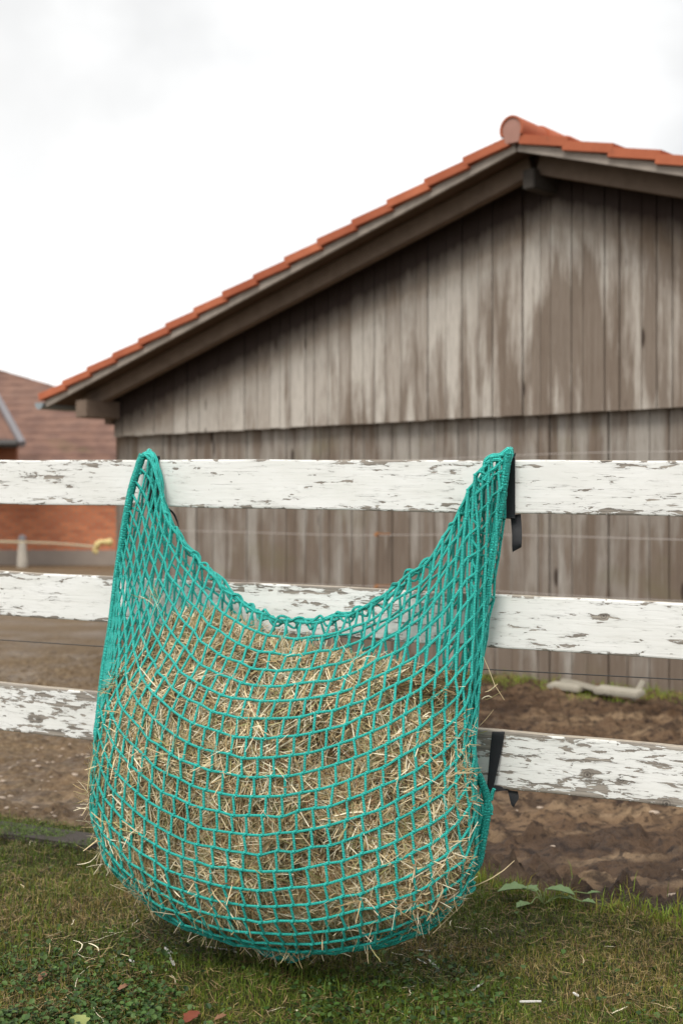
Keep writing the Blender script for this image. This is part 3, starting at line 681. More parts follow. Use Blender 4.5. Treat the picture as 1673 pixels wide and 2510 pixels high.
# the gathered rim: scalloped cords wound between the front and the back edge of the mouth
b=MB()
for ph,am,o,rr_ in((0,.007,.004,.0036),(2.1,.006,-.004,.0034),(4.0,.009,-.012,.0032)):
    Pm=spline(Fw[0]*(.5+.5*(o>0))+(Bw_[0] if o<0 else Fw[0])*(.5-.5*(o>0)),6); d_=np.r_[0,np.cumsum(np.linalg.norm(np.diff(Pm,axis=0),axis=1))]; en=np.clip(np.minimum(d_,d_[-1]-d_)/.25,.15,1)
    b.tube(Pm+np.array([0,0,1.])*((np.sin(d_*2*math.pi/.052+ph)*am+o)*en)[:,None]+DN*(np.cos(d_*2*math.pi/.041+ph)*.007*en)[:,None],rr_,7)
b.build('rim_cord',M_net,net,smooth=True)
def seam_rope(P,R,name='seam_rope'):
    P=spline(P,5); b=MB(); b.tube(P,R,10,flat=.8)
    # stitched loops wound around the core
    d=np.r_[0,np.cumsum(np.linalg.norm(np.diff(P,axis=0),axis=1))]; n=int(d[-1]/.0011); tt_=np.linspace(0,d[-1],n)
    Q=np.stack([np.interp(tt_,d,P[:,j]) for j in range(3)],-1); T=np.gradient(Q,axis=0); T/=np.linalg.norm(T,axis=1)[:,None]+1e-9
    B1=np.cross(T,DN); B1/=np.linalg.norm(B1,axis=1)[:,None]; B2=np.cross(T,B1); ph=tt_/.0062*2*math.pi
    b.tube(Q+(B1*np.cos(ph)[:,None]+B2*.85*np.sin(ph)[:,None])*R*1.02,.0016,5,caps=False)
    b.tube(Q+(B1*np.cos(-ph*.73)[:,None]+B2*.85*np.sin(-ph*.73)[:,None])*R*1.0,.0015,5,caps=False)
    return b.build(name,M_net,net,smooth=True)
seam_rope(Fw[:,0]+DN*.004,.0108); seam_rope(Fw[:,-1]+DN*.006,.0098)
# cord loops that carry the two upper corners over the rail
def FPs(L): return np.array([FP(x*1.067,y*1.067,b) for x,y,b in L])
b=MB()
b.tube(spline(FPs([(312,1100,.03),(318,1062,.030),(330,1046,.022),(345,1041,.012),(355,1050,.014),(362,1075,.022),(368,1105,.03),(373,1140,.03),(382,1185,.05),(398,1222,.07)]),6),.0072,8,flat=.9)
b.tube(spline(FPs([(322,1090,.040),(326,1056,.034),(338,1044,.026),(350,1050,.030),(348,1070,.034),(340,1090,.03)]),6),.0055,8)
b.tube(spline(FPs([(345,1060,.03),(352,1072,.036),(346,1086,.036),(350,1100,.034),(356,1112,.04),(354,1135,.04),(366,1160,.045),(370,1190,.05)]),5),.0045,8)
b.tube(spline(FPs([(340,1044,.018),(342,1038,.004),(344,1040,-.035),(345,1075,-.036)]),5),.008,8)
b.build('corner_loop',M_net,net,smooth=True)
b=MB()
b.tube(spline(FPs([(1112,1075,.045),(1116,1058,.046),(1130,1048,.042),(1148,1046,.04),(1162,1036,.035),(1168,1033,.03),(1172,1044,.028),(1166,1066,.036),(1160,1095,.04)]),6),.0065,8)
b.tube(spline(FPs([(1118,1064,.05),(1136,1056,.052),(1150,1060,.05),(1138,1075,.05),(1122,1086,.05),(1112,1104,.055)]),6),.0055,8)
b.tube(spline(FPs([(1166,1040,.03),(1170,1034,.012),(1173,1037,-.03),(1173,1080,-.036)]),5),.007,8)
for x,y,s_ in((1098,1100,1),(1084,1135,-1),(1068,1168,1),(1054,1195,-1)):
    b.tube(spline(FPs([(x+14,y+10,.05),(x,y+4,.056),(x-6,y-8,.06),(x+2,y-16,.06),(x+14,y-12,.055),(x+22,y-2,.05)]),4),.0036,7)
b.build('corner_loop',M_net,net,smooth=True)
# tangled tail of the seam at the lower strap
b=MB(); rj=np.random.RandomState(2)
tails=[[(1108,1800,.05),(1118,1822,.05),(1126,1838,.05),(1130,1822,.05),(1134,1812,.05)],[(1116,1830,.06),(1128,1858,.06),(1120,1872,.06),(1129,1868,.06)],[(1100,1830,.06),(1108,1860,.07),(1104,1900,.07),(1112,1925,.07),(1104,1945,.07)],
 [(1112,1870,.06),(1106,1910,.06),(1100,1950,.07),(1098,1972,.07),(1104,1982,.07)],[(1090,1900,.09),(1096,1945,.09),(1086,1990,.09),(1078,2020,.10),(1090,2030,.10)],[(1118,1850,.05),(1110,1890,.05),(1098,1930,.06),(1092,1980,.07),(1076,2040,.09),(1050,2080,.11)],
 [(1096,1960,.09),(1084,2005,.1),(1060,2050,.12),(1030,2090,.15),(990,2120,.18)],[(1080,2030,.1),(1088,2040,.1),(1076,2052,.12)]]
for T_ in tails: b.tube(spline(FPs(T_),6),.0048,7)
b.build('cord_tail',M_net,net,smooth=True)
# ================================================================ HAY
def hay_pt(z,th,push=0.0):
    z=np.asarray(z); al=np.interp(z,HZ,AL); ar=np.interp(z,HZ,AR); tt_=np.interp(z,HZ,TT); b0=np.interp(z,[ZLO,.15,.4,.9],[.12,.05,.02,.03])
    ac=(al+ar)/2; w_=(ar-al)/2; bc=(b0+tt_)/2; h_=np.maximum((tt_-b0)/2,.02); e=2/2.25
    c,s=np.cos(th),np.sin(th); sc=1+push
    return ac+w_*np.sign(c)*np.abs(c)**e, bc+h_*np.sign(s)*np.abs(s)**e
def hay_depth(a,z):
    a1=a*.83+z*.55+.03*fbm(a,z,14,2); z1=z*.83-a*.55+.03*fbm(z,a,13,2); d=.075*(fbm(a1+3,z1+7,11,4,.6)-.42)
    d=np.maximum(d,-.004)
    for x,y,r,k in((760,1810,.060,.07),(800,1840,.05,.06),(690,1760,.03,.05),(770,2060,.06,.07),(830,2110,.05,.06),(480,2010,.05,.05),(1010,1700,.05,.05),(640,1980,.04,.05),(560,1640,.04,.035),(905,1760,.04,.045),(720,2160,.05,.05),(430,1760,.03,.04),(960,1960,.04,.035)):
        a0,_,z0=on_fence(x,y,.38); d=d+1.9*k*np.exp(-((a-a0)**2+(z-z0)**2)/(r*r))*(.4+1.0*vn(a*40,z*40))
    return d
nzv,nth=110,180
zz=ZLO+(ZHI-ZLO)*np.linspace(0,1,nzv); tq=np.linspace(0,2*math.pi,nth,endpoint=False); ZZ,TH=np.meshgrid(zz,tq,indexing='ij')
A_,B_=hay_pt(ZZ,TH); ac=(A_.min(1)+A_.max(1))/2; bc=(B_.min(1)+B_.max(1))/2
dd=hay_depth(A_,ZZ)+.046; r_=np.hypot(A_-ac[:,None],B_-bc[:,None])+1e-6; f_=np.maximum(1-dd/r_,.2)
hwid=(A_.max(1)-A_.min(1))/2; A2=ac[:,None]+(A_-ac[:,None])*(1-.052/np.maximum(hwid,.06))[:,None]; B2=B_-dd*np.clip(np.sin(TH)*1.6,-.3,1)
Zc=ZZ.copy(); Zc[0]+=.012; Zc[-1]-=.012
Vc=L2W(A2,B2,Zc).reshape(-1,3); idc=np.arange(nzv*nth).reshape(nzv,nth); j2=np.r_[np.arange(1,nth),0]
Fc=np.stack([idc[:-1],idc[:-1][:,j2],idc[1:][:,j2],idc[1:]],-1).reshape(-1,4)
c0=len(Vc); Vc=np.vstack([Vc,L2W(ac[0],bc[0],zz[0]+.012)[None],L2W(ac[-1],bc[-1],zz[-1]-.01)[None]])
Ft=np.array([(idc[0,j2[j]],idc[0,j],c0) for j in range(nth)]+[(idc[-1,j],idc[-1,j2[j]],c0+1) for j in range(nth)])
# straw
def straws(n,P,Nn,length,width,col,curl=.25,out=0.0,tang=None,seg=3,rs=0):
    r=np.random.RandomState(rs); rd=r.normal(size=(n,3)) if tang is None else tang
    D=rd-(rd*Nn).sum(1)[:,None]*Nn*(1-out); D/=np.linalg.norm(D,axis=1)[:,None]
    W=np.cross(D,Nn+r.normal(0,.35,(n,3))); W/=np.linalg.norm(W,axis=1)[:,None]+1e-9
    Bv=np.cross(D,W); cu=r.normal(0,curl,n); t_=np.linspace(-.5,.5,seg+1)
    kink=r.normal(0,.10,(n,1))*(t_[None]>r.uniform(-.4,.4,(n,1)))
    V=P[:,None]+D[:,None]*(t_[None,:,None]*length[:,None,None])+(W*cu[:,None])[:,None]*((t_**2-.08)[None,:,None]*length[:,None,None])+(W[:,None]*kink[:,:,None]*length[:,None,None])
    wd=width[:,None,None]*np.where(np.abs(t_)>.45,.6,1)[None,:,None]*.5
    V=np.stack([V-W[:,None]*wd,V+W[:,None]*wd],2)   # n,seg+1,2,3
    m=(seg+1)*2; base=np.arange(n)[:,None]*m; F=[]
    for s in range(seg): F.append(np.stack([base[:,0]+2*s,base[:,0]+2*s+1,base[:,0]+2*s+3,base[:,0]+2*s+2],-1))
    return V.reshape(-1,3),np.concatenate(F),np.repeat(col,m,0)
PAL=np.array([(.50,.375,.19),(.66,.53,.32),(.35,.24,.115),(.23,.14,.065),(.33,.30,.125),(.80,.71,.52),(.13,.08,.038),(.42,.38,.19),(.38,.21,.115)])
def pick(n,rs,w=(.19,.14,.17,.15,.10,.05,.13,.08,.06)):
    r=np.random.RandomState(rs); return PAL[r.choice(len(PAL),n,p=np.array(w)/sum(w))]*r.uniform(.75,1.2,(n,1))
def surf(n,rs,lo,hi,front=True):
    r=np.random.RandomState(rs); z=r.uniform(ZLO,ZHI,n)
    th=r.uniform(-.30,math.pi+.30,n) if front else r.uniform(0,2*math.pi,n)
    # spread evenly over the broad front
    th=np.where(r.rand(n)<.75,np.arccos(np.clip(r.uniform(-1,1,n),-1,1)),th)
    a,b_=hay_pt(z,th); e=2e-3; g0=hay_g(a,b_,z)
    Nl=np.stack([(hay_g(a+e,b_,z)-g0)/e*.5,(hay_g(a,b_+e,z)-g0)/e*.5,np.clip((hay_g(a,b_,z+e)-g0)/e,-6,6)*.5],-1)
    Nl/=np.linalg.norm(Nl,axis=1)[:,None]+1e-9
    dp=r.uniform(lo,hi,n)-hay_depth(a,z)
    P=L2W(a,b_,z); Nw=Nl[:,:1]*DA+Nl[:,1:2]*DN+Nl[:,2:]*np.array([0,0,1.]); return P+Nw*dp[:,None],Nw,r
parts=[]
n=82000; P,Nw,r=surf(n,1,-.046,-.006); parts.append(straws(n,P,Nw,r.uniform(.03,.12,n),r.choice([.0012,.0017,.0024,.0034],n,p=[.34,.34,.22,.10]),pick(n,3),out=.12,rs=4))
n=9500; P,Nw,r=surf(n,5,-.014,-.002); parts.append(straws(n,P,Nw,r.uniform(.05,.16,n),r.choice([.0014,.0022,.0032],n),pick(n,6,(.2,.3,.05,.02,.08,.3,.0,.05,.02)),out=.12,rs=7))
n=450; P,Nw,r=surf(n,8,-.004,.006); parts.append(straws(n,P,Nw,r.uniform(.03,.09,n),r.uniform(.0010,.0022,n),pick(n,9,(.2,.3,.08,.02,.1,.25,.0,.05,.02)),out=.38,rs=10,seg=4))
# top layer and hump
r=np.random.RandomState(31); n=9000; a=r.uniform(-.53,.40,n); fr=r.uniform(.03,.97,n); z=np.interp(a,[-.56,-.52,-.44,-.30,-.10,.02,.38,.43],[.66,.74,.865,.865,.815,.785,.765,.72])-.006+r.uniform(-.03,.006,n)
b_=.03+fr*(np.interp(z,HZ,TT)-.055); P=L2W(a,b_,z); P[:,2]-=.02*(np.abs(fr-.5)*2)**2; parts.append(straws(n,P,np.tile([0,0,1.],(n,1)),r.uniform(.03,.08,n),r.choice([.0012,.0018,.0028],n),pick(n,33),out=.25,rs=35))
# wisps: clumps poking out at chosen places
wl=[]; r=np.random.RandomState(41)
for x,y,bb,dx,dz,cnt in((222,1950,.28,-1,.15,16),(330,1900,.36,-.6,.1,34),(300,1960,.34,-.5,-.2,20),(1120,2085,.17,1,.1,10),(715,2325,.33,.1,-.6,10),(250,2100,.27,-.7,-.5,6),(400,1880,.38,-.3,.3,16),(1190,1700,.10,.6,.2,4),(380,1480,.20,.1,.6,12),(700,1600,.30,.1,.6,16),(540,1850,.42,0,0,12),(1040,2210,.25,.6,-.3,10),(500,2260,.33,-.1,-.6,14),(900,2300,.33,.2,-.6,10),(860,1620,.28,.2,.4,14),(640,1760,.42,.1,.2,10)):
    for q in range(cnt):
        p=FP(x,y,bb)+r.normal(0,.012,3); d=DA*(dx+r.normal(0,.5))+np.array([0,0,1.])*(dz+r.normal(0,.5))+DN*r.uniform(.0,.6); wl.append((p+d/np.linalg.norm(d)*.02,d,r.uniform(.03,.075)))
for x,y,bb,x2,y2,b2 in((1140,2185,.17,1263,2115,.10),(1170,1560,.09,1212,1722,.10),(1165,1790,.10,1210,1740,.10),(330,1700,.33,388,1470,.25),(395,1620,.36,440,1740,.40),(555,1700,.42,580,1640,.42),(620,1960,.45,680,2030,.45),(470,1665,.40,570,1630,.40),(1170,1800,.08,1192,1788,.08)):
    p,q=FP(x,y,bb),FP(x2,y2,b2); wl.append(((p+q)/2,q-p,np.linalg.norm(q-p)))
P=np.array([x[0] for x in wl]); Dd=np.array([x[1] for x in wl]); n=len(P); parts.append(straws(n,P,np.tile(DN,(n,1)),np.array([x[2] for x in wl]),r.uniform(.0011,.0022,n),pick(n,43,(.2,.3,.05,0,.1,.35,0,0,0)),out=1.0,tang=Dd,seg=4,rs=45,curl=.35))
# join core and straw
Vs=[Vc];Fs=[Fc];Fs3=[Ft];Cs=[np.tile((.035,.022,.011),(len(Vc),1))*(.6+.8*vn(Vc[:,0]*60,Vc[:,2]*60))[:,None]]; o_=len(Vc)  # core coloured near black: shade of the gaps between straws painted in
for V_,F_,C_ in parts: Vs.append(V_);Fs.append(F_+o_);Cs.append(C_);o_+=len(V_)
t=NT('dry_hay'); c=t.attr('col','Color'); c=t.mix(.35,c,t.mix(t.noise(t.coord(),90,3,.6),(.45,.33,.17),(.75,.66,.45)),'MULTIPLY') if False else c
M_hay=t.out(c,.6,None,.3)
hay=mesh('hay',np.concatenate(Vs),[np.concatenate(Fs),Ft],M_hay,col=np.concatenate(Cs)); tagit(hay,'loose golden brown hay stuffed inside the teal net','hay',kind='stuff')
# ================================================================ STRAPS
M_strap=NT('black_webbing'); t=M_strap; w_=t.noise(t.coord(),220,3,.6); M_strap=t.out(t.mix(w_,(.008,.008,.010),(.022,.022,.026)),.55,t.bump(w_,.3,.001),.4)
def ribbon(b,L,th=.0018):
    """L: (xleft, xright, y, b, yright offset) in photo units on the fence face"""
    Pl=spline(np.array([FP(l_[0],l_[2],l_[3]) for l_ in L]),5); Pr=spline(np.array([FP(l_[1],l_[2]+(l_[4] if len(l_)>4 else 0),l_[3]) for l_ in L]),5)
    T=np.gradient((Pl+Pr)/2,axis=0); Nn=np.cross(T,Pr-Pl); Nn/=np.linalg.norm(Nn,axis=1)[:,None]+1e-9
    n=len(Pl); V=np.concatenate([Pl-Nn*th/2,Pr-Nn*th/2,Pr+Nn*th/2,Pl+Nn*th/2]); F=[(q*n+i,q*n+i+1,((q+1)%4)*n+i+1,((q+1)%4)*n+i) for q in range(4) for i in range(n-1)]+[(0,n,2*n,3*n),(n-1,4*n-1,3*n-1,2*n-1)]
    b.add(V,F)
b=MB(); s1=root('strap',FP(1250,1180,.0),'black webbing strap looped round the top rail, its short tail hanging straight down','strap')
ribbon(b,[(1262,1263,1110,-.036),(1250,1261,1121,-.032),(1250,1261,1121,.002),(1246,1261,1132,.004),(1238,1261,1190,.004),(1236,1261,1261,.004,2),(1236,1261,1268,.002,2),(1236,1261,1270,-.030,2)]); b.build('loop',M_strap,s1)
b=MB(); ribbon(b,[(1250,1275,1262,-.012,-2),(1252,1277,1285,-.008,2),(1254,1278,1310,.0,4),(1254,1277,1335,.004,-2),(1255,1277,1353,.0,-12)]); b.build('tail',M_strap,s1)
b=MB(); s2=root('strap',FP(1215,1860,.0),'black webbing strap twisted round the lowest rail beside the hay net','strap')
ribbon(b,[(1216,1240,1793,-.034),(1206,1236,1795,-.010),(1205,1235,1798,.003),(1200,1228,1840,.007),(1196,1217,1890,.014),(1192,1208,1930,.022),(1193,1202,1944,.03)]); b.build('loop',M_strap,s2)
b=MB(); ribbon(b,[(1196,1204,1938,.02,-4),(1212,1214,1926,.008,14),(1228,1230,1928,.0,10),(1246,1248,1936,-.01,2)]); ribbon(b,[(1243,1268,1936,-.014,4),(1246,1270,1948,-.01,8),(1252,1262,1972,-.006,-2),(1257,1259,1978,-.006)]); b.build('tail',M_strap,s2)
b=MB(); s3=root('strap',FP(425,1260,-.03),'thin black strap end curving out below the top rail by the left net corner','strap')
ribbon(b,[(398,404,1240,-.034),(404,412,1244,-.034),(420,426,1256,-.03),(430,434,1272,-.028),(438,439,1292,-.028)]); b.build('tail',M_strap,s3)
b=MB(); ribbon(b,[(360,392,1120,-.034),(360,392,1118,.0),(361,390,1126,.004),(362,388,1180,.004),(362,390,1240,.003),(362,392,1246,-.02),(362,398,1244,-.034),(362,392,1120,-.034)]); b.build('loop',M_strap,s3)
# ================================================================ TURF
r=np.random.RandomState(77)
def scatter(n,xl,yl,cond):
    o=[]
    while sum(map(len,o))<n:
        x=r.uniform(*xl,n*2); y=r.uniform(*yl,n*2); m=cond(x,y); o.append(np.stack([x[m],y[m]],-1))
    return np.concatenate(o)[:n]
def blades(P,hmin,hmax,wmin,wmax,col,lean=.6):
    n=len(P); z,_=ground_z(P[:,0],P[:,1]); h=r.uniform(hmin,hmax,n); w_=r.uniform(wmin,wmax,n); ph=r.uniform(0,2*math.pi,n); ln=np.abs(r.normal(0,lean,n)); dx,dy=np.cos(ph),np.sin(ph)
    ph2=r.uniform(0,2*math.pi,n); wx,wy=np.cos(ph2)*w_/2,np.sin(ph2)*w_/2
    O=np.stack([P[:,0],P[:,1],z-.004],-1); Wv=np.stack([wx,wy,0*wx],-1)
    m1=O+np.stack([dx*ln*h*.35,dy*ln*h*.35,h*.6/np.sqrt(1+ln*ln*.5)],-1); tp=O+np.stack([dx*ln*h,dy*ln*h,h/np.sqrt(1+ln*ln*1.6)],-1)
    V=np.stack([O-Wv,O+Wv,m1-Wv*.8,m1+Wv*.8,tp],1).reshape(-1,3); b=np.arange(n)*5
    return V,np.stack([b,b+1,b+3,b+2],-1),np.stack([b+2,b+3,b+4],-1),np.repeat(col,5,0)
GP=np.array([(.085,.130,.014),(.145,.195,.020),(.055,.072,.011),(.205,.175,.036),(.32,.235,.095),(.20,.125,.052),(.085,.055,.024)])
def gcol(P,dry):
    n=len(P); f=fbm(P[:,0],P[:,1],3.0,4)+dry; u_=r.rand(n)+(f-.5)*2.2; k=np.clip((u_*1.0+.0)*3.6,0,6.99)
    k=np.where(r.rand(n)<.12,r.randint(0,7,n),k.astype(int)); return GP[k.astype(int)]*r.uniform(.7,1.25,(n,1))
inT=lambda x,y:(y<yb(x)+.02)&(np.abs(x)<.27*y+.5)
P=scatter(150000,(-2.1,2.0),(2.75,5.8),lambda x,y:inT(x,y)&(r.rand(len(x))<np.clip(1.25-fbm(x,y,6,3)*.9,.2,1))&(r.rand(len(x))<(3.2/y)**1.3))
g1=blades(P,.010,.034,.0011,.0026,gcol(P,.02),.9)
P=scatter(5000,(-2.1,2.0),(2.75,5.8),lambda x,y:inT(x,y)&(fbm(x+9,y,2.5,3)>.52)); g2=blades(P,.03,.06,.0015,.003,gcol(P,-.3),.7)
P=scatter(85000,(-3.4,3.2),(1.5,7.0),lambda x,y:(y<yb(x)+.02)&~(inT(x,y)&(y>2.75))&(r.rand(len(x))<np.clip(1.25-fbm(x,y,6,3)*.9,.2,1))); g3=blades(P,.015,.042,.002,.004,gcol(P,.02),.9)
P=scatter(26000,(-2.1,2.0),(2.75,5.8),inT); z,_=ground_z(P[:,0],P[:,1]); n=len(P)
dr_=straws(n,np.stack([P[:,0],P[:,1],z+r.uniform(.003,.016,n)],-1),np.tile([0,0,1.],(n,1)),r.uniform(.012,.05,n),r.uniform(.0008,.002,n),np.array([(.26,.17,.075),(.15,.09,.04),(.34,.25,.125),(.09,.055,.025)])[r.randint(0,4,n)]*r.uniform(.7,1.2,(n,1)),out=.25,rs=50,seg=2)
Vg=[];Fg4=[];Fg3=[];Cg=[];o_=0
for V_,F4,F3,C_ in(g1,g2,g3): Vg.append(V_);Fg4.append(F4+o_);Fg3.append(F3+o_);Cg.append(C_);o_+=len(V_)
Vg.append(dr_[0]);Fg4.append(dr_[1]+o_);Cg.append(dr_[2])
t=NT('grass_blade'); M_grass=t.out(t.attr('col','Color'),.55,None,.3)
tagit(mesh('grass',np.concatenate(Vg),[np.concatenate(Fg4),np.concatenate(Fg3)],M_grass,col=np.concatenate(Cg)),'short patchy green and brown grass in front of the fence','grass',kind='stuff')
# small leaved ground cover
def leaves(P,size,hz,col,tilt=.5,zf=None):
    n=len(P); z,_=ground_z(P[:,0],P[:,1]); z=z+hz; s=size; ph=r.uniform(0,2*math.pi,n); d=np.stack([np.cos(ph),np.sin(ph),r.normal(0,tilt,n)],-1); d/=np.linalg.norm(d,axis=1)[:,None]
    w_=np.cross(d,np.array([0,0,1.])+r.normal(0,.3,(n,3))); w_/=np.linalg.norm(w_,axis=1)[:,None]; up=np.cross(w_,d); O=np.stack([P[:,0],P[:,1],z],-1)
    pr=[(0,0,0),(.3,.42,.12),(.75,.40,.10),(1,.0,-.05),(.75,-.40,.10),(.3,-.42,.12)]
    V=np.stack([O+s[:,None]*(d*a+w_*b+up*c) for a,b,c in pr],1).reshape(-1,3); q=np.arange(n)*6
    return V,np.concatenate([np.stack([q,q+1,q+2,q+3],-1),np.stack([q,q+3,q+4,q+5],-1)]),np.repeat(col,6,0)
fg=lambda x,y:inT(x,y)&(r.rand(len(x))<np.clip((3.75-y)*1.6,0.02,1)*np.clip((fbm(x+2,y+5,4,3)-.40)*5,.03,1)*np.clip(.55-x*.8,.06,1))
P=scatter(11000,(-1.4,1.3),(2.75,4.6),fg); n=len(P)
L1=leaves(P,r.uniform(.006,.017,n),np.abs(r.normal(.014,.010,n)),np.array([(.030,.068,.012),(.046,.095,.016),(.018,.040,.008),(.07,.12,.028)])[r.randint(0,4,n)]*r.uniform(.7,1.25,(n,1)))
tagit(mesh('ground_cover',L1[0],L1[1],M_grass,col=L1[2]),'low creeping green weeds with small round leaves in the foreground turf','weeds',kind='stuff')
# tufts at the foot of the barn wall and along the mud edge
P=[];sc_=[]
for k in range(46):
    s=r.uniform(-1.2,3.2); n_=abs(r.normal(.12,.22)); c=BW(np.array(s),np.array(n_+.02),np.array(0.)); m=r.randint(40,120); P.append(c[:2]+r.normal(0,.05+.05*r.rand(),(m,2)))
for k in range(26):
    x=r.uniform(.15,1.15); c=np.array([x,yb(x)+r.normal(.0,.07)]); m=r.randint(20,70); P.append(c+r.normal(0,.028,(m,2)))
P=np.concatenate(P); col=GP[r.choice([0,1,1,1,3],len(P))]*r.uniform(1.0,1.7,(len(P),1)); q=blades(P,.02,.07,.002,.004,col,.8)
tagit(mesh('grass_tufts',q[0],[q[1],q[2]],M_grass,col=q[3]),'ragged green grass tufts at the barn foot and along the mud edge','grass',kind='stuff')
# ---- broad leaved weed at the mud edge
def GPt(x,y,z=0.0):   # photo point on the ground
    Yd=(H-z)*FO/(y-CY); return np.array([(x-CX)/FO*Yd,Yd,z])
wc=GPt(1330,2232); wc[2]=float(ground_z(wc[0:1],wc[1:2])[0][0])
weed=root('broadleaf_weed',wc,'pale green broad-leaved weed growing at the edge of the mud','weed')
M_leaf=NT('weed_leaf'); t=M_leaf; n_=t.noise(t.coord(),60,4,.6); M_leaf=t.out(t.mix(n_,(.10,.165,.055),(.20,.28,.13)),.6,t.bump(n_,.4,.003),.3)
def big_leaf(c,d,ln,wd,parent,name='leaf',mat=None,up=(0,0,1),sag=.25,lobes=3,th=.0008):
    d=np.array(d,float);d/=np.linalg.norm(d); w_=np.cross(d,up); w_/=np.linalg.norm(w_); u=np.cross(w_,d); n=14;V=[];
    for i in range(n+1):
        f=i/n; ww=wd*.5*math.sin(math.pi*min(1,f*.93+.05))**.8*(1+.16*math.sin(f*lobes*2*math.pi)); mid=np.array(c)+d*ln*f-np.array([0,0,1])*sag*ln*f*f
        V+=[mid-w_*ww+u*ww*.25,mid-w_*ww*.5+u*ww*.08,mid,mid+w_*ww*.5+u*ww*.08,mid+w_*ww+u*ww*.25]
    V=np.array(V); V2=V-np.array(u)*th; F=[]
    for i in range(n):
        for j in range(4): q=i*5+j; F.append((q,q+1,q+6,q+5)); F.append((q+len(V),q+5+len(V),q+6+len(V),q+1+len(V)))
    return mesh(name,np.vstack([V,V2]),np.array(F),mat or M_leaf,parent,smooth=True)
for x,y,hz,dx,dy,ln,wd in((1290,2180,.055,-1,.1,.085,.075),(1312,2185,.05,-.4,.6,.065,.05),(1340,2180,.06,.9,-.35,.08,.06),(1300,2215,.03,-.6,-.4,.055,.04),(1425,2210,.035,.7,-.2,.04,.036),(1405,2205,.035,-.6,.3,.04,.03),(1440,2190,.035,.8,.3,.05,.022)):
    p=GPt(x,y,hz); big_leaf(p,(dx,dy,.15),ln,wd,weed)
b=MB()
for x,y,hz in((1290,2180,.055),(1312,2185,.05),(1340,2180,.06),(1300,2215,.03),(1425,2210,.035),(1405,2205,.035),(1440,2190,.035)): b.tube(spline([wc,(wc+GPt(x,y,hz))/2+np.array([0,0,.02]),GPt(x,y,hz)],4),.0018,5)
b.build('stem',plain('weed_stem',(.20,.26,.10),.6),weed,smooth=True)
# ---- edging slab with moss at the left
M_slab=plain('dark_stone',(.060,.050,.042),.85,.3,8,.3,.5,.01); 
e0,e1=GPt(-260,2010),GPt(258,2084); dE=(e1-e0); LE=np.linalg.norm(dE); dE/=LE; nE=np.array([dE[1],-dE[0],0])
b=MB(); b.box((e0+e1)/2+np.array([0,0,.012]),np.array([dE,nE,[0,0,1.]]),(LE/2,.085,.018),bev=.008); kb=b.build('kerb',M_slab); kb['kind']='structure'
n=5000; q=np.stack([r.uniform(0,LE,n),r.normal(0,.06,n)],-1); m=(fbm(q[:,0],q[:,1],5,3)>.44); q=q[m]; P=e0+dE*q[:,:1]+nE*q[:,1:]; n=len(P)
P[:,2]=.031; mo=straws(n,P,np.tile([0,0,1.],(n,1)),r.uniform(.005,.012,n),r.uniform(.002,.004,n),np.array([(.10,.17,.015)])*r.uniform(.6,1.4,(n,1)),out=.7,rs=61,seg=1)
tagit(mesh('moss',mo[0],mo[1],M_grass,col=mo[2]),'bright green moss on the dark edging stone at the left','moss',kind='stuff')
# ---- pale plank lying at the barn foot
M_pl=plain('bleached_wood',(.37,.34,.28),.85,.15,14,.2,.4,.004)
pp=[GPt(x,y,.05) for x,y in((1352,1668),(1390,1664),(1425,1678),(1465,1688),(1505,1694),(1545,1702),(1568,1700))]
b=MB(); ppn=np.array(pp); 
for q,(i0,i1,hw,hz_,tw) in enumerate(((0,2,.045,.016,.2),(1,4,.055,.014,-.15),(3,6,.045,.018,.25))):
    p0,p1=ppn[i0],ppn[i1]; dx=(p1-p0)/np.linalg.norm(p1-p0); sy=np.cross([0,0,1.],dx); sy/=np.linalg.norm(sy); sz=np.cross(dx,sy); sy2=sy*math.cos(tw)+sz*math.sin(tw); sz2=sz*math.cos(tw)-sy*math.sin(tw)
    b.box((p0+p1)/2+np.array([0,0,.012*q-.028]),np.array([dx,sy2,sz2]),(np.linalg.norm(p1-p0)/2+.01,hw,hz_),bev=.008)
b.box(GPt(1562,1692,.06),np.array([[.5,0,.87],[0,1,0],[-.87,0,.5]]),(.07,.03,.012),bev=.005)
tagit(b.build('broken_plank',M_pl),'pale bleached broken plank lying in the grass at the foot of the barn','plank')
# ---- splinters, fallen leaves, loose straws, stones
M_spl=plain('white_splinter',(.70,.68,.64),.7,.15,40)
def splinter(x0,y0,x1,y1,w_,label):
    p,q=GPt(x0,y0,.022),GPt(x1,y1,.022); d=q-p; L0=np.linalg.norm(d); d/=L0; s_=np.cross(d,[0,0,1.]); u=np.cross(s_,d)
    b=MB(); n=6; V=[];
    for i in range(n+1):
        f=i/n; ww=w_*(.45+.55*math.sin(math.pi*(.1+.8*f)))*random.uniform(.8,1.1); m=p+d*L0*f+s_*random.uniform(-.0006,.0006)
        V+=[m-s_*ww/2-u*w_*.2,m+s_*ww/2-u*w_*.2,m+s_*ww/2+u*w_*.2,m-s_*ww/2+u*w_*.2]
    F_=[(i*4+j,i*4+(j+1)%4,i*4+4+(j+1)%4,i*4+4+j) for i in range(n) for j in range(4)]+[(0,3,2,1),(n*4,n*4+1,n*4+2,n*4+3)]
    b.add(V,F_); tagit(b.build('wood_splinter',M_spl),label,'splinter','white splinters scattered in the grass')
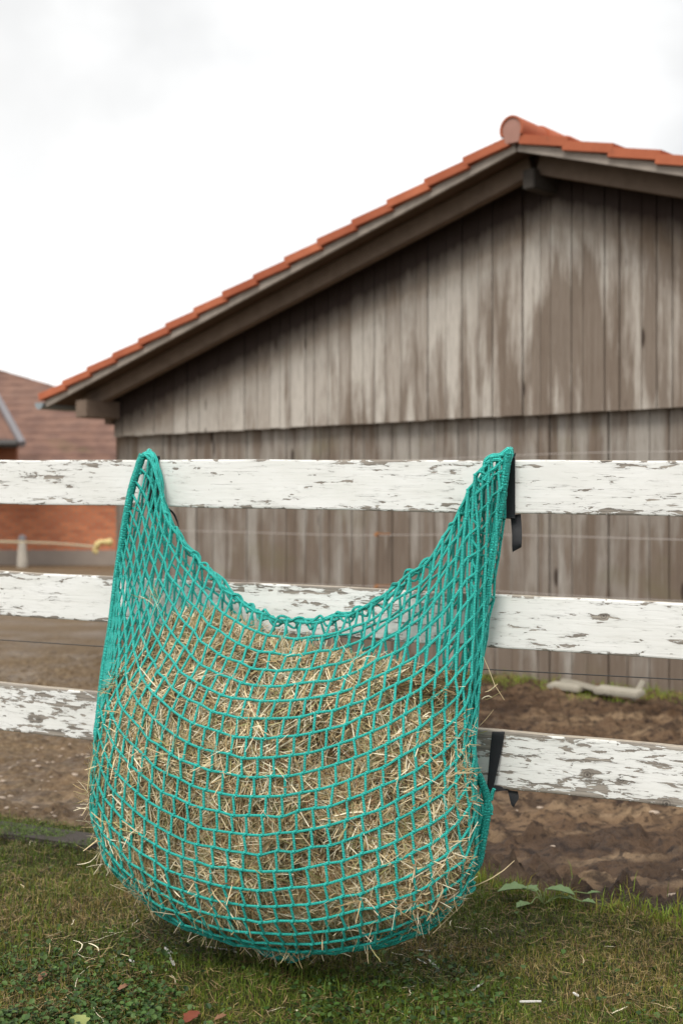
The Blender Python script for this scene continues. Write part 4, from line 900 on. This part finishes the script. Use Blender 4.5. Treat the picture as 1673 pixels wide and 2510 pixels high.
for a_ in((1272,2455,1325,2454,.007,'flat white splinter lying level in the grass at the lower right'),
  (1151,2430,1181,2411,.006,'slanting white splinter in the grass below the right side of the net'),
  (1023,2328,1056,2331,.004,'thin pale splinter just below the right underside of the net'),
  (1050,2352,1072,2374,.006,'short white splinter steeply slanted, under the right of the net'),
  (1022,2350,1044,2362,.004,'tiny white splinter beside the steeply slanted one, under the right of the net'),
  (1404,2433,1416,2441,.007,'stubby white chip in the grass at the far lower right'),
  (404,2322,418,2346,.008,'upper white splinter of the broken pair below the left side of the net'),
  (418,2348,427,2366,.008,'lower white splinter of the broken pair below the left side of the net'),
  (405,2323,426,2338,.004,'thin white splinter crossing the broken pair below the left side of the net'),
  (505,2320,550,2327,.006,'left half of the long white splinter below the bottom of the net'),
  (548,2325,582,2335,.006,'right half of the long white splinter below the bottom of the net'),
  (318,2352,328,2357,.008,'small white chip in the grass left of the broken splinter pair'),
  (756,2350,767,2362,.007,'small white chip directly below the lowest point of the net')): splinter(*a_)
M_lf=[plain('red_leaf',(.17,.045,.024),.6,.2,30),plain('yellow_leaf',(.24,.27,.09),.6,.2,30),plain('brown_leaf',(.22,.11,.06),.6,.25,30)]
for x,y,dx,dy,ln,wd,mi,lb in((455,2506,.5,.9,.050,.034,0,'reddish fallen leaf at the bottom edge, left of centre'),(205,2520,-.5,.9,.055,.040,1,'yellow green fallen leaf at the bottom edge on the left'),(288,2428,.7,.5,.035,.020,2,'brown fallen leaf among the weeds at the lower left'),(526,2500,.8,.3,.030,.022,2,'small brown fallen leaf to the right of the reddish one'),(96,2404,.3,.9,.045,.020,2,'dark narrow brown leaf at the lower left edge')):
    o=big_leaf(GPt(x,y,.030),(dx,dy,.35),ln,wd,None,'fallen_leaf',M_lf[mi],sag=.1); tagit(o,lb,'leaf','fallen leaves in the grass')
wl=[]
for a_ in((198,2372,270,2297),(145,2340,210,2390),(180,2440,198,2374),(122,2338,122,2300),(112,2298,152,2282),(125,2094,172,2065),(70,2070,84,2054),(190,2302,205,2330),(270,2352,298,2338),(296,2338,318,2342),(150,2420,230,2460),(322,2275,330,2255),(245,2368,262,2382),(1000,2385,1028,2405),(1222,2500,1228,2480),(1005,2440,1010,2420),(455,2270,510,2282),(200,2310,296,2276),(225,2470,262,2505),(1040,2390,1075,2412)):
    p,q=GPt(a_[0],a_[1],.03),GPt(a_[2],a_[3],.03); wl.append(((p+q)/2,q-p,np.linalg.norm(q-p)))
for k in range(90):
    x=r.uniform(0,1673); y=r.uniform(2080+.08*x,2500)
    if r.rand()<.5: x=r.uniform(200,1150); y=r.uniform(2250,2400)
    p=GPt(x,y,.024); d=np.append(r.normal(size=2),r.normal()*.1); wl.append((p,d,r.uniform(.02,.07)))
n=len(wl); q=straws(n,np.array([x[0] for x in wl]),np.tile([0,0,1.],(n,1)),np.array([x[2] for x in wl]),r.uniform(.0012,.0028,n),pick(n,71,(.2,.35,.05,0,.1,.3,0,0,0)),out=.9,tang=np.array([x[1] for x in wl]),seg=4,rs=72,curl=.3)
tagit(mesh('loose_straw',q[0],q[1],M_hay,col=q[2]),'stray pale straws fallen on the grass under the net','straw',kind='stuff')
M_st=plain('pale_stone',(.42,.34,.27),.8,.25,30,.3,.4,.004)
def stone(b,c,rx,ry,rz):
    n=10; th=np.linspace(0,2*math.pi,n,endpoint=False); V=[];
    for f,zf in((.0,-1),(.75,-.6),(1,0),(.8,.6),(.0,.95)):
        V.append(np.stack([c[0]+rx*f*np.cos(th)*(1+.2*np.sin(3*th+c[0]*50)),c[1]+ry*f*np.sin(th)*(1+.15*np.cos(2*th+c[1]*70)),np.full(n,c[2]+rz*zf)],-1))
    V=np.concatenate(V); b.add(V,[(l_*n+i,l_*n+(i+1)%n,(l_+1)*n+(i+1)%n,(l_+1)*n+i) for l_ in range(4) for i in range(n)])
b=MB()
for k in range(420):
    x=r.uniform(-1.5,1.5); y=yb(np.array(x))+abs(r.normal(.05,1.3)); 
    if x>-.35 and r.rand()<.75: continue
    z=float(ground_z(np.array([x]),np.array([float(y)]))[0][0]); s=r.choice([.006,.009,.014,.022],p=[.4,.35,.18,.07]); stone(b,(x,float(y),z+s*.15),s,s*r.uniform(.5,.8),s*.45)
tagit(b.build('pebbles',M_st,smooth=True),'pale pebbles scattered in the trodden mud behind the fence','pebbles',kind='stuff')
